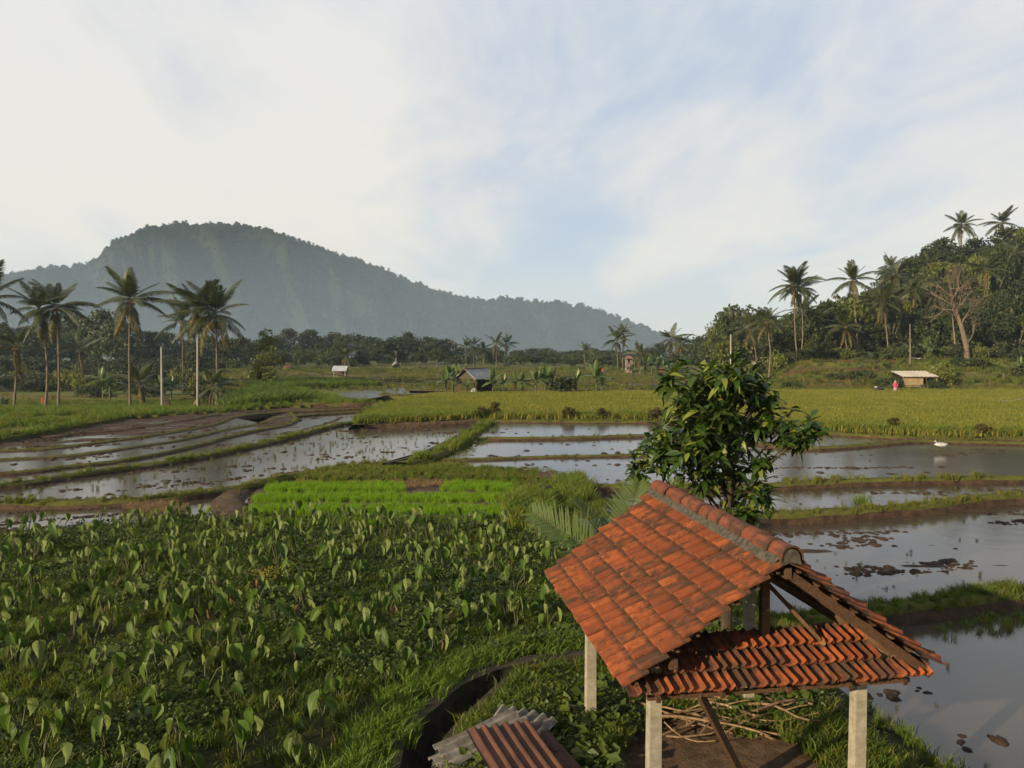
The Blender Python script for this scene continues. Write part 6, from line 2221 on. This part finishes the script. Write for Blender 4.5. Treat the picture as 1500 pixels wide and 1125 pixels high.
# pink two-storey house far away
b = atd(921, 545, 178)
b.z = 0.1
t = empty('pink_house', b, 'slim pink two-storey house with hipped roof far across the fields', 'house')
t.scale = (0.85, 0.85, 0.85)
MB().box((0, 0, 1.4), (1.75, 1.8, 2.8)).box((0, 0.2, 3.6), (1.7, 1.3, 1.3)).obj('wall', MT['pink'], t)
MB().box((0, -0.1, 2.86), (2.0, 2.1, 0.12)).obj('balcony', MT['pink'], t)
rt = np.array([(-1.3, -1.3, 4.3), (1.3, -1.3, 4.3), (1.3, 1.3, 4.3), (-1.3, 1.3, 4.3), (-0.3, 0, 5.1), (0.3, 0, 5.1)])
MB().add(rt, [(3, 2, 1, 0)]).add(rt, [(0, 1, 5, 4), (2, 3, 4, 5)]).add(rt, [(1, 2, 5), (3, 0, 4)]).obj('roof', MT['pinkroof'], t)
for x, z in ((-0.4, 1.7), (0.4, 1.7), (0, 3.6)):
    MB().box((x, -0.88 if z < 3 else -0.48, z), (0.42, 0.06, 0.75)).obj('window', MT['dark'], t)
for x in (-0.85, 0.85):
    MB().beam((x, -1.0, 2.9), (x, -1.0, 4.3), 0.12, 0.12).obj('post', MT['pink'], t)

# distant brick-red shed, red awning, dark shed
b = atd(422, 541.5, 205)
b.z = 0.45
t = empty('shed', b, 'low brick-red shed below the hazy wood', 'shed')
MB().box((0, 0, 0.55), (1.9, 1.4, 1.1)).obj('wall', MT['pinkroof'], t)
MB().box((0, 0, 1.15), (2.2, 1.7, 0.12)).obj('roof', MT['wood'], t)
b = atd(580, 540, 215)
b.z = 0.45
t = gable_hut(b, 0.4, 1.6, 1.8, 1.2, 1.9, MT['plaster'], 'tiny grey-roofed hut at the foot of the hazy wood', 0.2)
MB().box((0, 0, 0.6), (1.5, 1.7, 1.2)).obj('wall', MT['dark'], t)
b = atd(878.5, 543, 150)
b.z = 0.5
t = empty('awning', b, 'small red cloth awning far off behind the bright tall banana plant', 'awning')
MB().add([(-0.7, -0.5, 1.0), (0.7, -0.5, 1.0), (0.6, 0.3, 1.75), (-0.3, 0.3, 1.75), (-0.7, -0.5, 0.95), (0.7, -0.5, 0.95), (0.6, 0.3, 1.70), (-0.3, 0.3, 1.70)], [(0, 1, 2, 3), (7, 6, 5, 4)]).obj('cloth', MT['red'], t)
for x in (-0.65, 0.65):
    MB().beam((x, -0.45, -0.1), (x, -0.45, 1.0), 0.05, 0.05).obj('pole', MT['wood'], t)
b = atd(1118, 524, 140)
b.z = gz(b.x, b.y)
t = gable_hut(b, 1.4, 2.2, 3.4, 1.7, 2.5, MT['greyroof'], 'low grey-brown roofed hut hidden behind the leafy tree top', 0.25)
MB().box((0, 0, 0.8), (2.0, 3.2, 1.7)).obj('wall', MT['tanwall'], t)
b = atd(978, 548, 148)
b.z = 0.5
t = gable_hut(b, 1.5, 1.8, 3.0, 1.2, 1.9, MT['wood'], 'low dark brown shed right of the pale banana clump', 0.2)
MB().box((0, 0, 0.6), (1.7, 2.9, 1.2)).obj('wall', MT['dark'], t)

# poles and wires
def pole(bx, by, ty, d, r, mat, label, cat='utility pole', name='utility_pole', lean=0.0, zb=None):
    b = atd(bx, by, d)
    b.z = b.z if zb is None else zb
    tp = atd(bx + lean, ty, d)
    t = empty(name, b, label, cat)
    MB().tube([(0, 0, -0.4), (tp - b) * 0.5, tp - b], [r, r * 0.85, r * 0.7], 10).obj('shaft', mat, t, True)
    c = MB().tube([tp - b + Vector((0, 0, -0.02)), tp - b + Vector((0, 0, 0.03))], [r * 0.7, r * 0.35], 10).obj('cap', mat, t)
    m = MB().tube([tp - b + Vector((-r * 1.2, 0, -0.45)), tp - b + Vector((r * 2.2, 0, -0.45))], [0.035, 0.035], 6)
    m.obj('bracket', MT['wire'], t)
    return tp


p1 = pole(237.5, 603, 508, 104, 0.17, MT['pale_pole'], 'pale concrete utility pole standing apart on the meadow edge, shorter of the two', lean=-1)
p2 = pole(289.5, 601, 481, 104, 0.17, MT['pale_pole'], 'taller pale concrete utility pole in line with a palm trunk')
p3 = pole(1070.5, 545, 490, 128, 0.16, MT['pale_pole'], 'pale concrete utility pole peeking out above the leafy tree')
p4 = pole(1333.5, 540, 475, 124, 0.12, MT['bark_grey'], 'grey wooden pole standing behind the pale-roofed hut', 'pole', 'wooden_pole', -0.5)
for a_, b_, sag, r_, lb in ((atd(-60, 553, 104), atd(237, 523, 104), 0.7, 0.022, 'black cable coming in from the edge of the view to the shorter concrete pole'), (atd(237, 523, 104), atd(289, 509, 104), 0.15, 0.022, 'short black cable between the two concrete poles'), (atd(289, 509, 104), atd(1070, 494, 128), 6.2, 0.030, 'long sagging black cable across the valley to the pole by the leafy tree'),
                          (atd(1070, 494, 128), atd(1333, 500, 124), 2.0, 0.028, 'black cable between the pole by the leafy tree and the grey wooden pole'), (atd(1333, 500, 124), atd(1560, 512, 118), 1.2, 0.028, 'black cable leaving the grey wooden pole along the slope')):
    n = 40
    pts = [a_.lerp(b_, t) - Vector((0, 0, sag * 4 * t * (1 - t))) for t in np.linspace(0, 1, n)]
    tag(MB().tube(pts, 0.04, 5).obj('power_cable', MT['wire']), lb, 'cable')
# thin bamboo stakes
for i, (px, py, h, d) in enumerate(((480, 566, 2.0, 112), (562, 572, 2.6, 100), (575, 572, 2.2, 101), (590, 573, 1.8, 100), (508, 588, 1.5, 80), (640, 566, 2.2, 110), (730, 690, 0.9, 41), (762, 683, 0.8, 42), (1412, 576, 1.6, 97), (1450, 577, 1.8, 96), (1358, 577, 2.0, 97), (1245, 571, 1.6, 104), (1190, 571, 1.7, 104))):
    b = atd(px, py, d)
    if d > 90:
        b.z = gz(b.x, b.y)
    o = MB().tube([(0, 0, -0.2), (random.gauss(0, .08), 0, h * .5), (random.gauss(0, .2), 0, h)], [0.03, 0.025, 0.015], 5).obj('stake', MT['stick'])
    o.location = b
    tag(o, 'thin bamboo stake stuck upright in the fields', 'stake', 'bamboo stakes in the fields')
# rail fence in front of the pale-roofed hut
A_f = [atd(x, y, 101) for x, y in ((1150, 569), (1200, 569), (1250, 568.5), (1300, 569), (1350, 571), (1400, 571), (1450, 570.5), (1500, 570))]
t = empty('rail_fence', (A_f[0].x, 101, 0.4), 'low weathered rail fence between the rice and the terraces', 'fence')
for i, p in enumerate(A_f):
    p = Vector((p.x, 101, gz(p.x, 101)))
    MB().beam(p - t.location + Vector((0, 0, -0.3)), p - t.location + Vector((0, 0, 0.85)), 0.09, 0.09).obj('fence_post', MT['wood'], t)
for i in range(len(A_f) - 1):
    for z in (0.4, 0.7):
        a, c = A_f[i], A_f[i + 1]
        MB().beam((a.x - t.location.x, -.06, z + random.gauss(.1, .03)), (c.x - t.location.x, -.06, z + random.gauss(.1, .03)), 0.05, 0.08).obj('rail', MT['wood'], t)
# rope with white markers
t = empty('flag_rope', at(1462, 588, 0.9), 'sagging rope hung with small white markers over the rice', 'rope')
a, c = at(1464, 586, 1.2) - t.location, at(1525, 573, 1.9) - t.location
pts = [a.lerp(c, u) - Vector((0, 0, 0.5 * 4 * u * (1 - u) * 0.5)) for u in np.linspace(0, 1, 17)]
MB().tube(pts, 0.010, 4).obj('rope', MT['wire'], t)
MB().beam(a + Vector((0, 0, -1.1)), a, 0.05, 0.05).obj('stake', MT['stick'], t)
MB().beam(c + Vector((0, 0, -1.8)), c, 0.05, 0.05).obj('stake', MT['stick'], t)
for i in range(1, 16):
    o = MB().box((0, 0, -0.06), (0.08, 0.02, 0.10)).obj('marker', MT['plaster'], t)
    o.location = pts[i]
    o.rotation_euler = (0, 0, random.gauss(0, .5))

# white knotted sack on the bank
b = at(1378, 655, y4 + 0.18)
t = empty('white_sack', b, 'white plastic sack with a knotted neck lying on the bank in the water', 'sack')
t.scale = (0.66, 0.66, 0.66)
v = clod(95)
MB().add(v.v[0] * np.array([0.95, 0.6, 0.62]) + np.array([0.05, 0, 0.20]), v.f[0][0]).obj('sack_body', MT['white'], t, True)
MB().tube([(-0.24, 0, 0.25), (-0.36, 0, 0.36), (-0.42, 0, 0.47), (-0.47, 0, 0.50)], [0.13, 0.055, 0.045, 0.10], 7).obj('sack_neck', MT['white'], t, True)
# black bundle in the rice
b = atd(1286, 580, 93.5)
b.z = 0.95
t = empty('black_bundle', b, 'black plastic bundle with a white patch lying on the rice near the woman', 'bundle')
MB().add(v.v[0] * np.array([1.15, 0.7, 0.8]) + np.array([0.1, 0, 0.2]), v.f[0][0]).obj('wrap', MT['black'], t, True)
MB().add(v.v[0] * np.array([0.35, 0.35, 0.3]) + np.array([-0.32, -0.12, 0.42]), v.f[0][0]).obj('patch', MT['white'], t, True)
# motorbike on the upper terrace
b = atd(1227, 530, 136)
b.z = gz(b.x, b.y)
t = empty('motorbike', b, 'small parked blue and white motorbike on the grass terrace below the palms', 'motorbike', None, 0.3)
for x in (-0.6, 0.6):
    a = np.linspace(0, 2 * math.pi, 15)
    w = MB().tube([(x + 0.27 * math.cos(q_), 0, 0.3 + 0.27 * math.sin(q_)) for q_ in a], 0.055, 6).obj('wheel', MT['black'], t, True)
    MB().tube([(x, -0.03, 0.3), (x, 0.03, 0.3)], [0.17, 0.17], 12).add([(x, -.031, .3)], []).obj('hub', MT['tin'], w)
MB().beam((-0.55, 0, 0.55), (0.1, 0, 0.5), 0.22, 0.26).beam((0.05, 0, 0.45), (0.5, 0, 0.85), 0.2, 0.14).obj('body', MT['white'], t)
MB().beam((-0.6, 0, 0.76), (0.05, 0, 0.72), 0.24, 0.10).obj('seat', MT['black'], t)
MB().beam((0.62, 0, 0.3), (0.42, 0, 1.0), 0.08, 0.08).beam((0.4, -0.33, 1.02), (0.4, 0.33, 1.02), 0.04, 0.04).obj('fork', MT['tin'], t)
MB().box((0.55, 0, 0.82), (0.16, 0.2, 0.3)).obj('front_cowl', MT['bluepaint'], t)
# little brown shrine-like stack of bricks and cut wood by the poles
b = atd(245, 598, 108)
b.z = gz(b.x, b.y)
t = empty('wood_pile', b, 'dark stacked woodpile next to the shorter concrete pole', 'woodpile')
for i in range(7):
    for j in range(3 - i // 3):
        MB().tube([(-0.5 + random.gauss(0, .08), 0.22 * j - .2, 0.12 + 0.22 * i), (0.5 + random.gauss(0, .08) - .05 * i, 0.22 * j - .2, 0.12 + 0.22 * i)], 0.11, 7).obj('log', MT['bark_dark'], t)
b = atd(62.5, 597, 112)
b.z = gz(b.x, b.y) + 0.1
t = empty('scarecrow', b, 'orange cloth hung on a stake at the meadow fence', 'cloth')
MB().tube([(0, 0, -0.2), (0, 0, 1.15)], 0.025, 5).obj('stake', MT['stick'], t)
MB().add(np.array([(-0.2, 0, 0.35), (0.2, 0.05, 0.3), (0.26, 0, 0.8), (0.1, -0.05, 1.12), (-0.12, 0, 1.1), (-0.24, 0.03, 0.75), (-0.2, 0.1, 0.35), (0.2, 0.15, 0.3), (0.26, 0.1, 0.8), (0.1, 0.05, 1.12), (-0.12, 0.1, 1.1), (-0.24, 0.13, 0.75)]), [(0, 1, 2, 5), (5, 2, 3, 4), (11, 8, 7, 6), (10, 9, 8, 11)]).obj('cloth', MT['orange'], t)
# sluice
b = at(797, 722, 0.2)
t = empty('sluice', b, 'dark sluice board set in a muddy opening between tall grass banks', 'sluice')
MB().box((0.0, 0, -0.05), (0.62, 0.07, 0.85), 0, Matrix.Rotation(0.5, 4, 'X')).obj('sluice_board', MT['black'], t)
MB().beam((-0.5, 0.25, -0.5), (-0.5, 0.25, 0.45), 0.12, 0.12).beam((0.5, 0.25, -0.5), (0.5, 0.25, 0.45), 0.12, 0.12).obj('sluice_post', MT['mossy'], t)
v = clod(97)
o = MB().add(v.v[0] * np.array([1.9, 3.0, 0.9]), v.f[0][0]).obj('mud_mound', MT['mud_dry'], None, True)
o.location = at(806, 702, 0.12)
tag(o, kind='structure')


# person in the rice
def woman():
    b = atd(1311, 587, 93)
    b.z = 0.5
    t = empty('person', b, 'person in a bright pink top, pale pink sarong and headscarf walking at the rice edge', 'person', None, -0.4)
    V = [(0, 0, 0.92), (0, 0, 1.15), (0, 0, 1.34), (0, -0.01, 1.44), (0, -0.02, 1.56),
         (0.17, 0, 1.34), (0.24, -0.02, 1.06), (0.20, -0.20, 0.92), (-0.17, 0, 1.34), (-0.23, 0.03, 1.06), (-0.20, -0.16, 0.90),
         (0.10, 0, 0.86), (0.10, -0.10, 0.48), (0.10, -0.04, 0.06), (-0.10, 0, 0.86), (-0.10, 0.06, 0.48), (-0.10, 0.14, 0.06), (0.10, -0.18, 0.03), (-0.10, 0.02, 0.03)]
    E = [(0, 1), (1, 2), (2, 3), (3, 4), (2, 5), (5, 6), (6, 7), (2, 8), (8, 9), (9, 10), (0, 11), (11, 12), (12, 13), (0, 14), (14, 15), (15, 16), (13, 17), (16, 18)]
    Rr = [0.15, 0.125, 0.13, 0.055, 0.10, 0.065, 0.045, 0.03, 0.065, 0.045, 0.03, 0.095, 0.06, 0.04, 0.095, 0.06, 0.04, 0.035, 0.035]
    me = bpy.data.meshes.new('body')
    me.from_pydata(V, E, [])
    me.materials.append(MT['skin'])
    o = place('body', me, t)
    o.modifiers.new('skin', 'SKIN')
    for i, r_ in enumerate(Rr):
        me.skin_vertices[0].data[i].radius = (r_, r_ * 0.85)
    me.skin_vertices[0].data[0].use_root = True
    sb = o.modifiers.new('smooth', 'SUBSURF')
    sb.levels = sb.render_levels = 1
    def lathe(name, prof, mat, cx=0, cy=0):
        n = 14
        a = np.arange(n) * 2 * math.pi / n
        VV = np.concatenate([np.stack([cx + rx * np.cos(a), cy + ry * np.sin(a), np.full(n, z)], 1) for z, rx, ry in prof])
        k = len(prof)
        idx = np.arange(n * k).reshape(k, n)
        F = np.stack([idx[:-1], np.roll(idx[:-1], -1, 1), np.roll(idx[1:], -1, 1), idx[1:]], -1).reshape(-1, 4)
        MB().add(VV, F).obj(name, mat, t, True)
    lathe('shirt', [(0.86, 0.215, 0.18), (1.0, 0.19, 0.155), (1.2, 0.19, 0.15), (1.34, 0.21, 0.14), (1.42, 0.13, 0.10), (1.46, 0.07, 0.07)], MT['hotpink'])
    for s in (-1, 1):
        MB().tube([(s * 0.16, 0, 1.36), (s * 0.24, -0.01, 1.08), (s * 0.21, -0.17, 0.95)], [0.085, 0.07, 0.06], 8).obj('sleeve', MT['hotpink'], t, True)
    lathe('sarong', [(0.10, 0.20, 0.22), (0.5, 0.20, 0.21), (0.88, 0.20, 0.17), (0.94, 0.16, 0.14)], MT['palepink'])
    lathe('headscarf', [(1.42, 0.15, 0.13), (1.52, 0.125, 0.125), (1.62, 0.122, 0.125), (1.69, 0.08, 0.08), (1.71, 0.01, 0.01)], MT['palepink'], 0, 0.015)
    MB().add(np.array([(-0.05, -0.115, 1.53), (0.05, -0.115, 1.53), (0.05, -0.12, 1.62), (-0.05, -0.12, 1.62), (0, -0.145, 1.565)]), [(0, 1, 4), (1, 2, 4), (2, 3, 4), (3, 0, 4)]).obj('face', MT['skin'], t)


woman()

# =================================================================== HAZE
hz = MB().box((0, 1350, 128), (6000, 3400, 266)).obj('haze', ())
hm = bpy.data.materials.new('haze')
hm.use_nodes = True
hm.node_tree.nodes.clear()
ho = hm.node_tree.nodes.new('ShaderNodeOutputMaterial')
hv = hm.node_tree.nodes.new('ShaderNodeVolumePrincipled')
hv.inputs['Color'].default_value = (0.58, 0.78, 1.0, 1)
hv.inputs['Density'].default_value = 0.00014
hv.inputs['Anisotropy'].default_value = 0.0
hm.node_tree.links.new(hv.outputs[0], ho.inputs['Volume'])
hz.data.materials.append(hm)
tag(hz, kind='stuff')

# low mist lying in the valley in front of the mountain's foot
mb_ = MB()
ms_ = np.array([(-1100, 470, -1.5), (420, 470, -1.5), (520, 655, -1.5), (-1300, 655, -1.5), (-1100, 470, 4.0), (420, 470, 4.0), (520, 655, 105.0), (-1300, 655, 105.0)])
mist = mb_.add(ms_, [(3, 2, 1, 0), (4, 5, 6, 7), (0, 1, 5, 4), (1, 2, 6, 5), (2, 3, 7, 6), (3, 0, 4, 7)]).obj('mist', ())
mm = hm.copy()
mm.name = 'mist'
for nd in mm.node_tree.nodes:
    if nd.type == 'PRINCIPLED_VOLUME':
        nd.inputs['Density'].default_value = 0.0020
mist.data.materials.append(mm)
tag(mist, 'pale morning mist pooled at the foot of the mountain', kind='stuff')
